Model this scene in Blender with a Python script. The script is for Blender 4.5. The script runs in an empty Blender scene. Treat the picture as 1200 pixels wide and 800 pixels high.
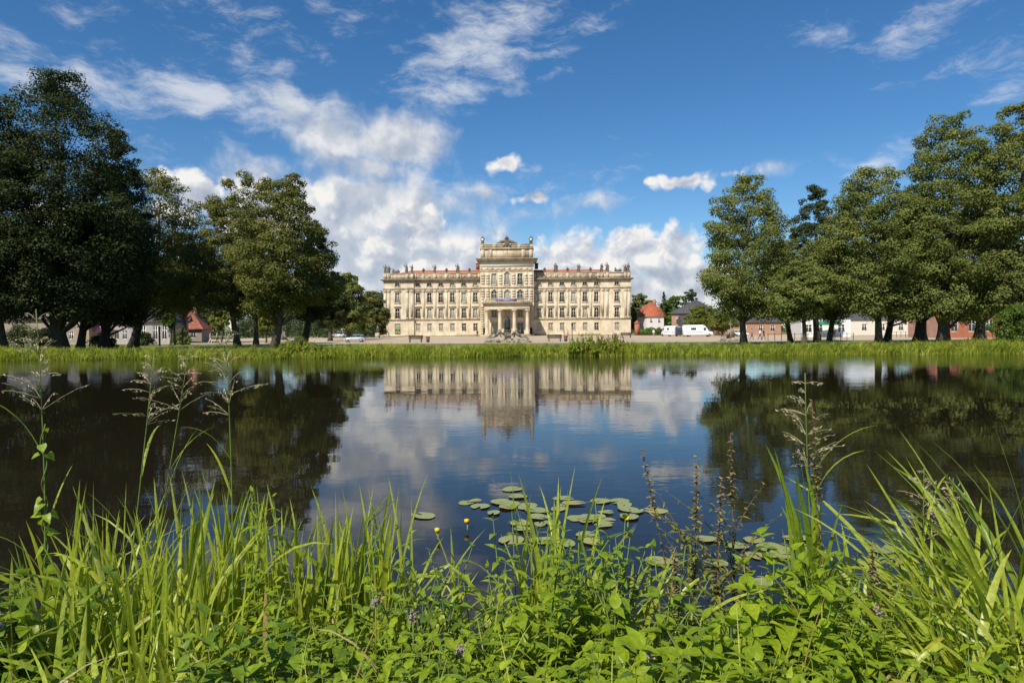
import bpy, math, random
import numpy as np
from mathutils import Vector, Matrix
R = math.radians
PI = math.pi
random.seed(7)
rng = np.random.default_rng(11)
scn = bpy.context.scene
COL = scn.collection

# ------------------------------------------------------------------ camera
CAM_H = 2.2
PITCH = math.atan(14.5 / 800)
ROLL = -0.0062
cam_d = bpy.data.cameras.new('camera')
cam = bpy.data.objects.new('camera', cam_d)
COL.objects.link(cam)
cam_d.sensor_width = 36
cam_d.lens = 24
cam_d.clip_start = 0.05
cam_d.clip_end = 8000
CROT = Matrix.Rotation(PI / 2 - PITCH, 3, 'X') @ Matrix.Rotation(ROLL, 3, 'Z')
cam.matrix_world = Matrix.Translation((0, 0, CAM_H)) @ CROT.to_4x4()
scn.camera = cam


def ray(px, py):
    return CROT @ Vector(((px - 600) / 800, (400 - py) / 800, -1))


def P(px, py, D):
    d = ray(px, py)
    return Vector((0, 0, CAM_H)) + d * (D / d.y)


def G(px, py, z):
    d = ray(px, py)
    return Vector((0, 0, CAM_H)) + d * ((z - CAM_H) / d.z)


# ------------------------------------------------------------------ render settings, sky, sun
scn.view_settings.view_transform = 'Standard'
scn.view_settings.look = 'None'
scn.view_settings.exposure = 0.22
scn.view_settings.gamma = 1
scn.render.engine = 'CYCLES'
scn.cycles.use_denoising = True
try:
    scn.cycles.denoiser = 'OPENIMAGEDENOISE'
    scn.cycles.denoising_prefilter = 'ACCURATE'
except Exception:
    pass
scn.cycles.max_bounces = 9
scn.cycles.diffuse_bounces = 5
scn.cycles.glossy_bounces = 3
scn.cycles.transmission_bounces = 4
scn.cycles.caustics_reflective = False
scn.cycles.caustics_refractive = False
scn.cycles.sample_clamp_indirect = 4

SUN_EL = R(47)
SUN_AZ = R(-150)          # clockwise from +Y (view direction): sun behind the camera, over its left shoulder
SUN_DIR = Vector((math.sin(SUN_AZ) * math.cos(SUN_EL), math.cos(SUN_AZ) * math.cos(SUN_EL), math.sin(SUN_EL)))
sun_d = bpy.data.lights.new('sun', 'SUN')
sun_d.energy = 5.0
sun_d.angle = R(0.53)
sun_d.color = (1.0, 0.94, 0.84)
sun = bpy.data.objects.new('sun', sun_d)
COL.objects.link(sun)
sun.rotation_euler = SUN_DIR.to_track_quat('Z', 'Y').to_euler()
sun.location = (-60, -40, 80)


class Nodes:
    """small helper to write node graphs as expressions"""
    def __init__(s, tree):
        s.t = tree

    def n(s, typ, **kw):
        nd = s.t.nodes.new(typ)
        for k, v in kw.items():
            setattr(nd, k, v)
        return nd

    def put(s, sock, v):
        if v is None:
            return
        if isinstance(v, bpy.types.NodeSocket):
            s.t.links.new(v, sock)
        else:
            sock.default_value = v

    def m(s, op, a, b=None, c=None, clamp=False):
        nd = s.n('ShaderNodeMath', operation=op, use_clamp=clamp)
        s.put(nd.inputs[0], a); s.put(nd.inputs[1], b)
        if c is not None:
            s.put(nd.inputs[2], c)
        return nd.outputs[0]

    def vm(s, op, a, b=None):
        nd = s.n('ShaderNodeVectorMath', operation=op)
        s.put(nd.inputs[0], a); s.put(nd.inputs[1], b)
        return nd.outputs['Value'] if op in ('LENGTH', 'DOT_PRODUCT') else nd.outputs[0]

    def noise(s, vec, scale, detail=4, rough=.5, lac=2.0, dist=0.0, dims='3D'):
        nd = s.n('ShaderNodeTexNoise', noise_dimensions=dims)
        s.put(nd.inputs['Vector'], vec)
        nd.inputs['Scale'].default_value = scale
        nd.inputs['Detail'].default_value = detail
        nd.inputs['Roughness'].default_value = rough
        nd.inputs['Lacunarity'].default_value = lac
        nd.inputs['Distortion'].default_value = dist
        return nd

    def mapr(s, v, a, b, c=0.0, d=1.0, smooth=True):
        nd = s.n('ShaderNodeMapRange', interpolation_type='SMOOTHSTEP' if smooth else 'LINEAR')
        s.put(nd.inputs[0], v)
        for i, q in enumerate((a, b, c, d)):
            s.put(nd.inputs[i + 1], q)
        return nd.outputs[0]

    def mix(s, f, a, b, blend='MIX'):
        nd = s.n('ShaderNodeMix', data_type='RGBA', blend_type=blend)
        nd.clamp_factor = True
        s.put(nd.inputs[0], f)
        s.put(nd.inputs[6], a if isinstance(a, bpy.types.NodeSocket) else (*a[:3], 1))
        s.put(nd.inputs[7], b if isinstance(b, bpy.types.NodeSocket) else (*b[:3], 1))
        return nd.outputs[2]

    def ramp(s, f, stops):
        nd = s.n('ShaderNodeValToRGB')
        s.put(nd.inputs[0], f)
        el = nd.color_ramp.elements
        while len(el) < len(stops):
            el.new(0.5)
        for e, (p, c) in zip(el, stops):
            e.position = p
            e.color = (*c[:3], 1)
        return nd.outputs[0]


def make_world():
    w = bpy.data.worlds.new('World')
    scn.world = w
    w.use_nodes = True
    t = w.node_tree
    t.nodes.clear()
    N = Nodes(t)
    out = N.n('ShaderNodeOutputWorld')
    bg = N.n('ShaderNodeBackground')
    bg.inputs[1].default_value = 0.095
    t.links.new(bg.outputs[0], out.inputs[0])
    sky = N.n('ShaderNodeTexSky', sky_type='NISHITA', sun_disc=False)
    sky.sun_elevation = SUN_EL
    sky.sun_rotation = SUN_AZ
    sky.altitude = 60
    sky.air_density = 1.0
    sky.dust_density = 0.0
    sky.ozone_density = 5.0
    tc = N.n('ShaderNodeTexCoord')
    sp = N.n('ShaderNodeSeparateXYZ')
    t.links.new(tc.outputs['Generated'], sp.inputs[0])
    az = N.m('ARCTAN2', sp.outputs[0], sp.outputs[1])
    el = N.m('ARCSINE', sp.outputs[2])
    cb = N.n('ShaderNodeCombineXYZ')
    N.put(cb.inputs[0], az); N.put(cb.inputs[1], el)
    A = cb.outputs[0]

    def dirn(px, py):
        d = ray(px, py).normalized()
        return math.atan2(d.x, d.y), math.asin(d.z)

    def field(blobs, vec):
        tot = None
        for (px, py, rx, ry, rot, wt) in blobs:
            a0, e0 = dirn(px, py)
            mp = N.n('ShaderNodeMapping', vector_type='TEXTURE')
            if tot is None:
                t.links.new(vec, mp.inputs[0])
            else:                     # a negligible term keeps the shader evaluating one cloud after the other
                ma = N.n('ShaderNodeVectorMath', operation='MULTIPLY_ADD')
                N.put(ma.inputs[0], tot); ma.inputs[1].default_value = (1e-9, 1e-9, 1e-9); N.put(ma.inputs[2], vec)
                t.links.new(ma.outputs[0], mp.inputs[0])
            mp.inputs['Location'].default_value = (a0, e0, 0)
            mp.inputs['Rotation'].default_value = (0, 0, R(rot))
            k = math.cos(a0)          # angle per pixel shrinks towards the edge of the frame
            mp.inputs['Scale'].default_value = (rx / 800 * k * k, ry / 800 * k, 1)
            ln = N.vm('LENGTH', mp.outputs[0])
            v = N.m('MULTIPLY', N.m('SUBTRACT', 1.0, ln), wt)
            tot = v if tot is None else N.m('SMOOTH_MAX', tot, v, 0.15)
        return tot

    # heaped clouds: (px, py, radius x, radius y, rotation, weight)
    heap = [(722, 308, 80, 58, 0, 1.7), (655, 314, 74, 46, 0, 1.6), (785, 304, 62, 50, 0, 1.7), (742, 286, 50, 34, 0, 1.5), (700, 350, 170, 50, 0, 1.7), (806, 332, 74, 46, 0, 1.6), (640, 294, 46, 18, 8, 1.1),
            (540, 286, 56, 24, 6, 1.0), (490, 258, 60, 26, -4, .9), (455, 285, 70, 40, 0, .8), (500, 320, 90, 40, 0, .9),
            (240, 230, 78, 44, 4, 1.5), (300, 250, 80, 60, 0, 1.4), (352, 228, 66, 40, 0, 1.2), (195, 232, 40, 24, 0, 1.0),
            (588, 190, 28, 18, 10, 1.5), (626, 229, 30, 15, 6, 1.5), (805, 213, 54, 17, 4, 1.45), (852, 205, 56, 13, 8, .75),
            (60, 250, 110, 60, 0, .8), (1250, 300, 120, 50, 0, .8), (1000, 330, 150, 40, 0, .8), (150, 330, 120, 60, 0, .8)]
    bank_ = [(500, 302, 125, 62, 0, 1.4), (440, 240, 120, 46, -6, 1.15), (395, 275, 90, 66, 0, 1.2), (420, 330, 120, 50, 0, 1.4), (545, 330, 90, 52, 0, 1.4), (375, 330, 60, 60, 0, .8), (520, 245, 60, 26, 0, .6),
             (470, 165, 78, 36, -6, 1.15), (395, 160, 100, 36, -8, .9), (430, 198, 95, 24, -5, .65), (300, 215, 60, 40, 0, .6),
             (572, 229, 26, 10, 0, .45), (905, 196, 46, 11, 4, .55), (690, 238, 40, 12, 0, .4), (640, 250, 60, 16, 0, .3), (680, 300, 90, 40, 0, .5)]
    wv = N.noise(A, 16, 3, .5, dims='2D')
    warp = N.vm('SCALE', N.vm('SUBTRACT', wv.outputs['Color'], (.5, .5, .5)))
    warp.node.inputs['Scale'].default_value = 0.024
    A2 = N.vm('ADD', A, warp)

    def puff(vec):
        nd = N.n('ShaderNodeTexVoronoi', feature='F1', voronoi_dimensions='2D')
        t.links.new(vec, nd.inputs['Vector'])
        nd.inputs['Scale'].default_value = 17
        nd.inputs['Detail'].default_value = 3
        nd.inputs['Roughness'].default_value = .55
        nd.inputs['Lacunarity'].default_value = 2.1
        return nd.outputs['Distance']
    n1 = N.noise(A2, 17, 8, .54, dims='2D')
    up = N.vm('ADD', A2, (-0.010, 0.016, 0))
    n2 = N.noise(up, 17, 6, .5, dims='2D')
    v1 = puff(A2); v2 = puff(up)
    grad = N.m('SUBTRACT', n1.outputs[0], n2.outputs[0])
    gradv = N.m('SUBTRACT', v2, v1)
    fh = field(heap, A2)
    dh = N.m('ADD', fh, N.m('ADD', N.m('MULTIPLY', N.m('SUBTRACT', .44, v1), .9), N.m('MULTIPLY', N.m('SUBTRACT', n1.outputs[0], .50), .8)))
    ah = N.mapr(dh, -0.10, 0.46)
    fb = field(bank_, A2)
    db = N.m('ADD', fb, N.m('MULTIPLY', N.m('SUBTRACT', n1.outputs[0], .44), 1.3))
    ab = N.m('MULTIPLY', N.mapr(db, -0.05, 0.85), .92)
    lit = N.m('ADD', N.m('MULTIPLY', gradv, .85), N.m('ADD', N.m('MULTIPLY', grad, 2.2), .80))
    lit = N.m('SUBTRACT', lit, N.m('MULTIPLY', N.mapr(dh, .25, 1.0), .34), clamp=True)
    hcol = N.ramp(lit, [(0.0, (3.7, 4.15, 5.0)), (.35, (4.8, 5.2, 5.9)), (.72, (6.5, 6.65, 6.95)), (1.0, (8.4, 8.25, 8.0))])
    litb = N.m('SUBTRACT', N.m('ADD', N.m('MULTIPLY', grad, 2.6), .66), N.m('MULTIPLY', N.mapr(db, .3, 1.2), .22), clamp=True)
    bcol = N.ramp(litb, [(0.0, (3.9, 4.35, 5.2)), (.5, (5.1, 5.45, 6.1)), (1.0, (7.6, 7.6, 7.65))])

    # thin high cloud
    cir = [(20, 78, 60, 44, -20, .9), (110, 98, 130, 32, -12, .9), (240, 112, 150, 32, -6, 1.15), (340, 124, 110, 32, -10, 1.0), (280, 70, 90, 30, -14, .55), (310, 25, 70, 40, -10, .35),
           (560, 60, 135, 66, 24, .95), (610, 30, 110, 48, 30, .6), (540, 100, 84, 44, 20, .7), (690, 30, 120, 22, 34, .3),
           (965, 40, 60, 24, -15, .5), (1090, 30, 110, 34, 10, .6), (1180, 105, 70, 26, 8, .65), (1120, 75, 120, 18, 12, .4), (1030, 190, 66, 26, 16, .8), (1000, 205, 40, 16, 0, .5),
           (640, 215, 120, 30, 0, .25), (500, 215, 150, 30, 0, .4), (180, 180, 100, 60, 0, .25), (500, -150, 500, 120, 20, .6), (900, -200, 300, 80, -10, .5), (-500, 60, 400, 80, 0, .6), (1700, 100, 400, 80, 0, .6)]
    fs = field(cir, A2)
    mp = N.n('ShaderNodeMapping')
    t.links.new(A2, mp.inputs[0])
    mp.inputs['Rotation'].default_value = (0, 0, R(-18))
    mp.inputs['Scale'].default_value = (1, 2.6, 1)
    s1 = N.noise(mp.outputs[0], 15, 9, .66, dist=.15, dims='2D')
    ds = N.m('ADD', fs, N.m('MULTIPLY', N.m('SUBTRACT', s1.outputs[0], .54), 2.0))
    acir = N.m('MULTIPLY', N.mapr(ds, 0.0, 1.15), .72)
    hs = N.n('ShaderNodeHueSaturation')
    hs.inputs['Saturation'].default_value = 1.22
    t.links.new(sky.outputs[0], hs.inputs['Color'])
    base = N.mix(acir, hs.outputs[0], (7.4, 7.6, 7.9))
    above = N.mapr(el, -0.01, 0.01)
    col = N.mix(N.m('MULTIPLY', ab, above), base, bcol)
    col = N.mix(N.m('MULTIPLY', N.m('MULTIPLY', ah, .97), above), col, hcol)
    t.links.new(col, bg.inputs[0])
    try:
        w.cycles.sampling_method = 'MANUAL'
        w.cycles.sample_map_resolution = 512
    except Exception:
        pass


make_world()

# ------------------------------------------------------------------ materials
MATS = {}


def new_mat(name):
    m = bpy.data.materials.new(name)
    m.use_nodes = True
    t = m.node_tree
    t.nodes.clear()
    N = Nodes(t)
    out = N.n('ShaderNodeOutputMaterial')
    MATS[name] = m
    return m, N, out


def plain(name, col, rough=.7, var=.18, scale=3.0, metal=0.0, spec=.3, bump=0.0, bscale=20, col2=None):
    m, N, out = new_mat(name)
    b = N.n('ShaderNodeBsdfPrincipled')
    tc = N.n('ShaderNodeTexCoord')
    ns = N.noise(tc.outputs['Object'], scale, 6, .6)
    f = N.mapr(ns.outputs[0], .3, .7)
    lo = col2 if col2 else tuple(c * (1 - var) for c in col)
    hi = col if col2 else tuple(min(1, c * (1 + var)) for c in col)
    N.t.links.new(N.mix(f, lo, hi), b.inputs['Base Color'])
    b.inputs['Roughness'].default_value = rough
    b.inputs['Metallic'].default_value = metal
    b.inputs['Specular IOR Level'].default_value = spec
    if bump:
        bp = N.n('ShaderNodeBump')
        bp.inputs['Strength'].default_value = bump
        bp.inputs['Distance'].default_value = .05
        N.t.links.new(N.noise(tc.outputs['Object'], bscale, 6, .65).outputs[0], bp.inputs['Height'])
        N.t.links.new(bp.outputs[0], b.inputs['Normal'])
    N.t.links.new(b.outputs[0], out.inputs[0])
    return m


def leafy(name, c1, c2, c3=None, c4=None, trans=.35, rough=.5, spec=.35, patch=0.0, pscale=.3):
    """leaf colour varies from leaf to leaf; part of the light passes through"""
    m, N, out = new_mat(name)
    g = N.n('ShaderNodeNewGeometry')
    stops = [(0.0, c1), (.7 if c3 else 1.0, c2)] + ([(.965 if c4 else 1.0, c3)] if c3 else []) + ([(.975, c4)] if c4 else [])
    f = g.outputs['Random Per Island']
    if patch:
        tc = N.n('ShaderNodeTexCoord')
        ns = N.mapr(N.noise(tc.outputs['Object'], pscale, 3, .5).outputs[0], .3, .7)
        f = N.m('ADD', N.m('MULTIPLY', f, 1 - patch), N.m('MULTIPLY', ns, patch))
    col = N.ramp(f, stops)
    tcm = N.n('ShaderNodeTexCoord')
    mott = N.mapr(N.noise(tcm.outputs['Object'], 55, 3, .6).outputs[0], .35, .7, .78, 1.12)
    mc = N.n('ShaderNodeVectorMath', operation='SCALE')
    N.put(mc.inputs[0], col); N.put(mc.inputs['Scale'], mott)
    col = mc.outputs[0]
    b = N.n('ShaderNodeBsdfPrincipled')
    N.t.links.new(col, b.inputs['Base Color'])
    b.inputs['Roughness'].default_value = rough
    b.inputs['Specular IOR Level'].default_value = spec
    tr = N.n('ShaderNodeBsdfTranslucent')
    N.t.links.new(N.mix(.5, col, tuple(min(1, 1.6 * c) for c in (c2[0] * 1.1, c2[1], c2[2] * .6))), tr.inputs[0])
    mx = N.n('ShaderNodeMixShader')
    mx.inputs[0].default_value = trans
    N.t.links.new(b.outputs[0], mx.inputs[1]); N.t.links.new(tr.outputs[0], mx.inputs[2])
    N.t.links.new(mx.outputs[0], out.inputs[0])
    return m


def stone_mat(name, c_lo, c_hi, stain, courses=0.0, stain_amt=.5):
    """weathered ashlar: fine grain, streaky run-off stains, optional thin joints"""
    m, N, out = new_mat(name)
    b = N.n('ShaderNodeBsdfPrincipled')
    tc = N.n('ShaderNodeTexCoord')
    o = tc.outputs['Object']
    base = N.mix(N.mapr(N.noise(o, .6, 5, .6).outputs[0], .32, .68), c_lo, c_hi)
    mp = N.n('ShaderNodeMapping')
    N.t.links.new(o, mp.inputs[0])
    mp.inputs['Scale'].default_value = (1.6, 1.6, .22)
    st = N.mapr(N.noise(mp.outputs[0], 1.0, 7, .68).outputs[0], .5, .74)
    col = N.mix(N.m('MULTIPLY', st, stain_amt), base, stain)
    sp2 = N.mapr(N.noise(o, 5, 5, .7).outputs[0], .56, .8)
    col = N.mix(N.m('MULTIPLY', sp2, .35), col, stain)
    if courses:
        sp = N.n('ShaderNodeSeparateXYZ')
        N.t.links.new(o, sp.inputs[0])
        fr = N.m('FRACT', N.m('DIVIDE', sp.outputs[2], courses))
        j = N.m('LESS_THAN', fr, .1)
        col = N.mix(N.m('MULTIPLY', j, .45), col, tuple(c * .55 for c in c_lo))
    N.t.links.new(col, b.inputs['Base Color'])
    b.inputs['Roughness'].default_value = .85
    b.inputs['Specular IOR Level'].default_value = .2
    bp = N.n('ShaderNodeBump')
    bp.inputs['Strength'].default_value = .35
    bp.inputs['Distance'].default_value = .04
    N.t.links.new(N.noise(o, 7, 6, .7).outputs[0], bp.inputs['Height'])
    N.t.links.new(bp.outputs[0], b.inputs['Normal'])
    N.t.links.new(b.outputs[0], out.inputs[0])
    return m


def brick_mat(name, c1, c2, mortar, scale=4.0):
    m, N, out = new_mat(name)
    b = N.n('ShaderNodeBsdfPrincipled')
    tc = N.n('ShaderNodeTexCoord')
    mp = N.n('ShaderNodeMapping')
    N.t.links.new(tc.outputs['Object'], mp.inputs[0])
    mp.inputs['Rotation'].default_value = (R(90), 0, 0)
    br = N.n('ShaderNodeTexBrick')
    N.t.links.new(mp.outputs[0], br.inputs[0])
    br.inputs['Color1'].default_value = (*c1, 1)
    br.inputs['Color2'].default_value = (*c2, 1)
    br.inputs['Mortar'].default_value = (*mortar, 1)
    br.inputs['Scale'].default_value = scale
    br.inputs['Mortar Size'].default_value = .012
    ns = N.mapr(N.noise(tc.outputs['Object'], .8, 5, .6).outputs[0], .3, .7)
    N.t.links.new(N.mix(N.m('MULTIPLY', ns, .4), br.outputs[0], tuple(c * .6 for c in c1)), b.inputs['Base Color'])
    b.inputs['Roughness'].default_value = .85
    N.t.links.new(b.outputs[0], out.inputs[0])
    return m


M = MATS
stone_mat('facade_stone', (.57, .475, .325), (.73, .63, .455), (.25, .18, .11), stain_amt=.6)
stone_mat('course_stone', (.57, .475, .325), (.72, .62, .45), (.25, .18, .11), courses=.62, stain_amt=.55)
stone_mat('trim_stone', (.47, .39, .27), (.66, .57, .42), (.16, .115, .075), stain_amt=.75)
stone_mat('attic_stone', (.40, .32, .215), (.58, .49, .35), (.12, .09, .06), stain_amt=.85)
stone_mat('column_stone', (.55, .46, .315), (.68, .58, .42), (.26, .19, .12), stain_amt=.3)
stone_mat('grey_sculpture_stone', (.17, .15, .115), (.34, .31, .245), (.06, .05, .04), stain_amt=.8)
stone_mat('dark_statue_stone', (.10, .085, .065), (.22, .185, .14), (.03, .025, .02), stain_amt=.6)
plain('frieze_plaster', (.70, .64, .52), .8)
plain('bronze', (.032, .040, .036), .5, .3, 2, metal=.4)
plain('window_frame_paint', (.60, .56, .46), .5)
plain('door_green', (.20, .25, .12), .5)
plain('dark_wood', (.05, .032, .022), .6)
plain('white_paint', (.78, .78, .76), .45, .05)
plain('shade_grey_plaster', (.36, .345, .33), .85, .15)  # white walls of the left houses, their shade put into the colour
plain('shade_dull_plaster', (.30, .25, .19), .85, .15)  # cream walls darkened to carry the shade on the left houses
plain('white_plaster', (.72, .70, .66), .85, .08)
plain('cream_plaster', (.62, .56, .46), .85, .1)
plain('pink_plaster', (.55, .38, .36), .85, .1)
plain('purple_sign', (.34, .14, .24), .5, .05)
plain('dark_metal', (.025, .026, .028), .45, .1, metal=.6)
plain('rubber', (.018, .018, .018), .8, .1)
plain('rim_metal', (.5, .5, .52), .3, .05, metal=.8)
plain('silver_paint', (.46, .49, .54), .28, .04, metal=.35, spec=.5)
plain('dark_blue_paint', (.03, .045, .08), .3, .05, spec=.5)
plain('red_lamp', (.35, .02, .02), .3, .05)
plain('headlamp', (.75, .76, .78), .2, .04)
plain('roof_tile_red', (.36, .105, .05), .8, .3, 2.0, bump=.4, bscale=8)
plain('roof_tile_brown', (.27, .095, .06), .8, .3, 2.0, bump=.4, bscale=8)
plain('palace_roof', (.42, .15, .07), .8, .25, 1.2)
plain('slate', (.085, .08, .08), .7, .25, 2.0)
brick_mat('orange_brick', (.42, .125, .055), (.34, .095, .04), (.42, .36, .30))
brick_mat('pale_brick', (.42, .22, .13), (.36, .18, .11), (.46, .40, .33))
plain('bark', (.085, .068, .05), .9, .4, 3.0, bump=.8, bscale=9)
plain('dark_bark', (.05, .042, .033), .9, .4, 3.0, bump=.8, bscale=9)
plain('banner_blue', (.10, .085, .24), .6, .1)
plain('banner_pale', (.50, .46, .60), .6, .1)
plain('awning_green', (.02, .22, .13), .6, .1)
plain('hedge_base', (.05, .09, .02), .9, .2)
plain('skin', (.50, .31, .22), .55, .05)
plain('hair_dark', (.06, .04, .03), .6, .1)
for nm, c in (('cloth_white', (.72, .72, .72)), ('cloth_navy', (.03, .04, .09)), ('cloth_grey', (.22, .22, .25)), ('cloth_red', (.42, .06, .05)), ('cloth_tan', (.42, .33, .22)),
              ('cloth_black', (.025, .025, .03)), ('cloth_blue', (.12, .20, .42)), ('cloth_pink', (.60, .32, .36))):
    plain(nm, c, .85, .08, 8)

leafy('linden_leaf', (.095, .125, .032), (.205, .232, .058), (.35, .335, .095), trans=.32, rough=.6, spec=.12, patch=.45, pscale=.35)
leafy('dark_leaf', (.029, .044, .014), (.056, .074, .022), (.120, .128, .036), trans=.2, rough=.6, spec=.1, patch=.45, pscale=.3)  # shade over the left trees is put into this darker leaf colour
leafy('olive_leaf', (.074, .092, .022), (.170, .176, .042), (.29, .258, .066), trans=.26, rough=.6, spec=.12, patch=.45, pscale=.3)
leafy('fresh_leaf', (.060, .110, .012), (.115, .175, .018), (.170, .200, .025), trans=.32, rough=.5, patch=.4, pscale=.5)
leafy('yellow_leaf', (.11, .145, .018), (.19, .205, .028), (.26, .245, .04), trans=.35, rough=.5, patch=.4, pscale=.6)
leafy('conifer_leaf', (.012, .028, .014), (.024, .044, .022), trans=.1, rough=.6)
leafy('wood_leaf', (.026, .050, .014), (.052, .080, .020), (.085, .100, .026), trans=.2, rough=.6, patch=.6, pscale=.06)
leafy('bank_grass', (.25, .32, .028), (.41, .46, .05), (.54, .50, .11), trans=.45, rough=.5, patch=.55, pscale=.35)
leafy('sword_leaf', (.30, .37, .028), (.42, .48, .05), (.56, .56, .15), (.50, .38, .12), trans=.42, rough=.38, spec=.45, patch=.2, pscale=1.0)
leafy('sword_leaf_dark', (.15, .235, .018), (.27, .35, .028), (.40, .43, .06), (.48, .40, .12), trans=.40, rough=.38, spec=.45)
leafy('dry_leaf', (.26, .17, .05), (.36, .27, .09), (.40, .34, .16), trans=.25, rough=.6)
leafy('yellowed_leaf', (.36, .33, .03), (.46, .42, .04), trans=.35, rough=.5)
leafy('weed_leaf', (.185, .27, .012), (.31, .415, .018), (.45, .49, .045), (.50, .40, .05), trans=.42, rough=.42, spec=.4, patch=.35, pscale=1.6)
leafy('weed_leaf_deep', (.10, .17, .014), (.19, .28, .018), (.30, .37, .03), (.40, .33, .05), trans=.33, rough=.42, spec=.4)
leafy('loosestrife_leaf', (.14, .175, .022), (.25, .26, .035), (.40, .31, .04), trans=.33, rough=.5)
leafy('panicle_straw', (.42, .35, .20), (.58, .50, .33), (.46, .35, .24), trans=.2, rough=.7)
leafy('spike_seed', (.20, .17, .07), (.32, .26, .12), (.22, .20, .06), trans=.2, rough=.7)
leafy('rusty_seed', (.16, .09, .04), (.26, .15, .06), (.24, .19, .07), trans=.1, rough=.8)
plain('stem_green', (.12, .18, .03), .5, .2, 4)
plain('stem_brown', (.13, .075, .04), .6, .2, 4)
plain('flower_yellow', (.75, .48, .01), .5, .1)
plain('flower_lilac', (.27, .20, .20), .6, .15, 12)
plain('soil', (.035, .028, .017), .95, .3, 4)


def lily_mat(name, a, b2, edge):
    m, N, out = new_mat(name)
    tc = N.n('ShaderNodeTexCoord')
    b = N.n('ShaderNodeBsdfPrincipled')
    oi = N.n('ShaderNodeObjectInfo')
    ns = N.mapr(N.noise(tc.outputs['Object'], 6, 5, .6).outputs[0], .35, .7)
    col = N.mix(ns, a, b2)
    col = N.mix(N.m('MULTIPLY', N.mapr(N.noise(tc.outputs['Object'], 17, 4, .6).outputs[0], .6, .72), .6), col, edge)
    col = N.mix(N.m('MULTIPLY', oi.outputs['Random'], .35), col, edge)
    N.t.links.new(col, b.inputs['Base Color'])
    b.inputs['Roughness'].default_value = .35
    N.t.links.new(b.outputs[0], out.inputs[0])


lily_mat('pad_green', (.19, .235, .05), (.29, .32, .10), (.36, .27, .09))
lily_mat('pad_yellow', (.30, .28, .05), (.36, .33, .09), (.22, .12, .04))


def glass_mat(name, col, rough):
    m, N, out = new_mat(name)
    b = N.n('ShaderNodeBsdfPrincipled')
    oi = N.n('ShaderNodeObjectInfo')
    c = N.mix(oi.outputs['Random'], col, tuple(x * 1.9 for x in col))
    N.t.links.new(c, b.inputs['Base Color'])
    b.inputs['Roughness'].default_value = rough
    b.inputs['Specular IOR Level'].default_value = .6
    N.t.links.new(b.outputs[0], out.inputs[0])


glass_mat('window_glass', (.022, .024, .022), .08)
glass_mat('reflection_curtain_glass', (.20, .19, .155), .12)  # pale pane colour stands for reflection on the ground storey, curtains elsewhere
glass_mat('car_glass', (.018, .022, .026), .06)


def water_mat():
    m, N, out = new_mat('pond_water')
    b = N.n('ShaderNodeBsdfPrincipled')
    tc = N.n('ShaderNodeTexCoord')
    b.inputs['Base Color'].default_value = (.014, .011, .006, 1)
    b.inputs['Roughness'].default_value = .015
    b.inputs['IOR'].default_value = 1.333
    mp = N.n('ShaderNodeMapping')
    N.t.links.new(tc.outputs['Object'], mp.inputs[0])
    mp.inputs['Scale'].default_value = (.55, 1.0, 1)
    a = N.noise(mp.outputs[0], 4.5, 3, .55)
    c = N.noise(mp.outputs[0], .8, 2, .5)
    patch = N.mapr(N.noise(tc.outputs['Object'], .09, 3, .5).outputs[0],   .36, .68, .12, 1.7)
    sp = N.n('ShaderNodeSeparateXYZ')
    N.t.links.new(tc.outputs['Object'], sp.inputs[0])
    breeze = N.mapr(N.m('ADD', sp.outputs[1], N.m('MULTIPLY', N.noise(tc.outputs['Object'], .12, 3, .5).outputs[0], 8)), 36, 55, 0.0, 6.5)
    patch = N.m('ADD', patch, breeze)     # a light breeze ruffles the water along the far shore
    h = N.m('ADD', N.m('MULTIPLY', N.m('MULTIPLY', a.outputs[0], patch), .0017), N.m('MULTIPLY', c.outputs[0], .0034))
    bp = N.n('ShaderNodeBump')
    bp.inputs['Strength'].default_value = 1.0
    bp.inputs['Distance'].default_value = 1.0
    N.t.links.new(h, bp.inputs['Height'])
    N.t.links.new(bp.outputs[0], b.inputs['Normal'])
    N.t.links.new(b.outputs[0], out.inputs[0])


water_mat()


def ground_mat():
    m, N, out = new_mat('lawn')
    b = N.n('ShaderNodeBsdfPrincipled')
    tc = N.n('ShaderNodeTexCoord')
    o = tc.outputs['Object']
    a = N.mapr(N.noise(o, .16, 6, .6).outputs[0], .3, .7)
    c = N.mapr(N.noise(o, 9, 4, .7).outputs[0], .3, .7)
    col = N.mix(a, (.10, .14, .022), (.21, .22, .045))
    col = N.mix(N.m('MULTIPLY', c, .5), col, (.05, .075, .012))
    sp = N.n('ShaderNodeSeparateXYZ')
    N.t.links.new(o, sp.inputs[0])
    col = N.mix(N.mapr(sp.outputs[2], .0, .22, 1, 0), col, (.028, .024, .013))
    N.t.links.new(col, b.inputs['Base Color'])
    b.inputs['Roughness'].default_value = .9
    N.t.links.new(b.outputs[0], out.inputs[0])
    m, N, out = new_mat('sand_gravel')
    b = N.n('ShaderNodeBsdfPrincipled')
    tc = N.n('ShaderNodeTexCoord')
    o = tc.outputs['Object']
    mp = N.n('ShaderNodeMapping')
    N.t.links.new(o, mp.inputs[0])
    mp.inputs['Scale'].default_value = (.25, 1, 1)
    a = N.mapr(N.noise(mp.outputs[0], .3, 6, .6).outputs[0], .3, .7)
    c = N.mapr(N.noise(o, 14, 4, .7).outputs[0], .3, .7)
    col = N.mix(a, (.42, .315, .20), (.55, .435, .295))
    col = N.mix(N.m('MULTIPLY', c, .35), col, (.30, .22, .15))
    N.t.links.new(col, b.inputs['Base Color'])
    b.inputs['Roughness'].default_value = .95
    N.t.links.new(b.outputs[0], out.inputs[0])


ground_mat()


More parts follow.
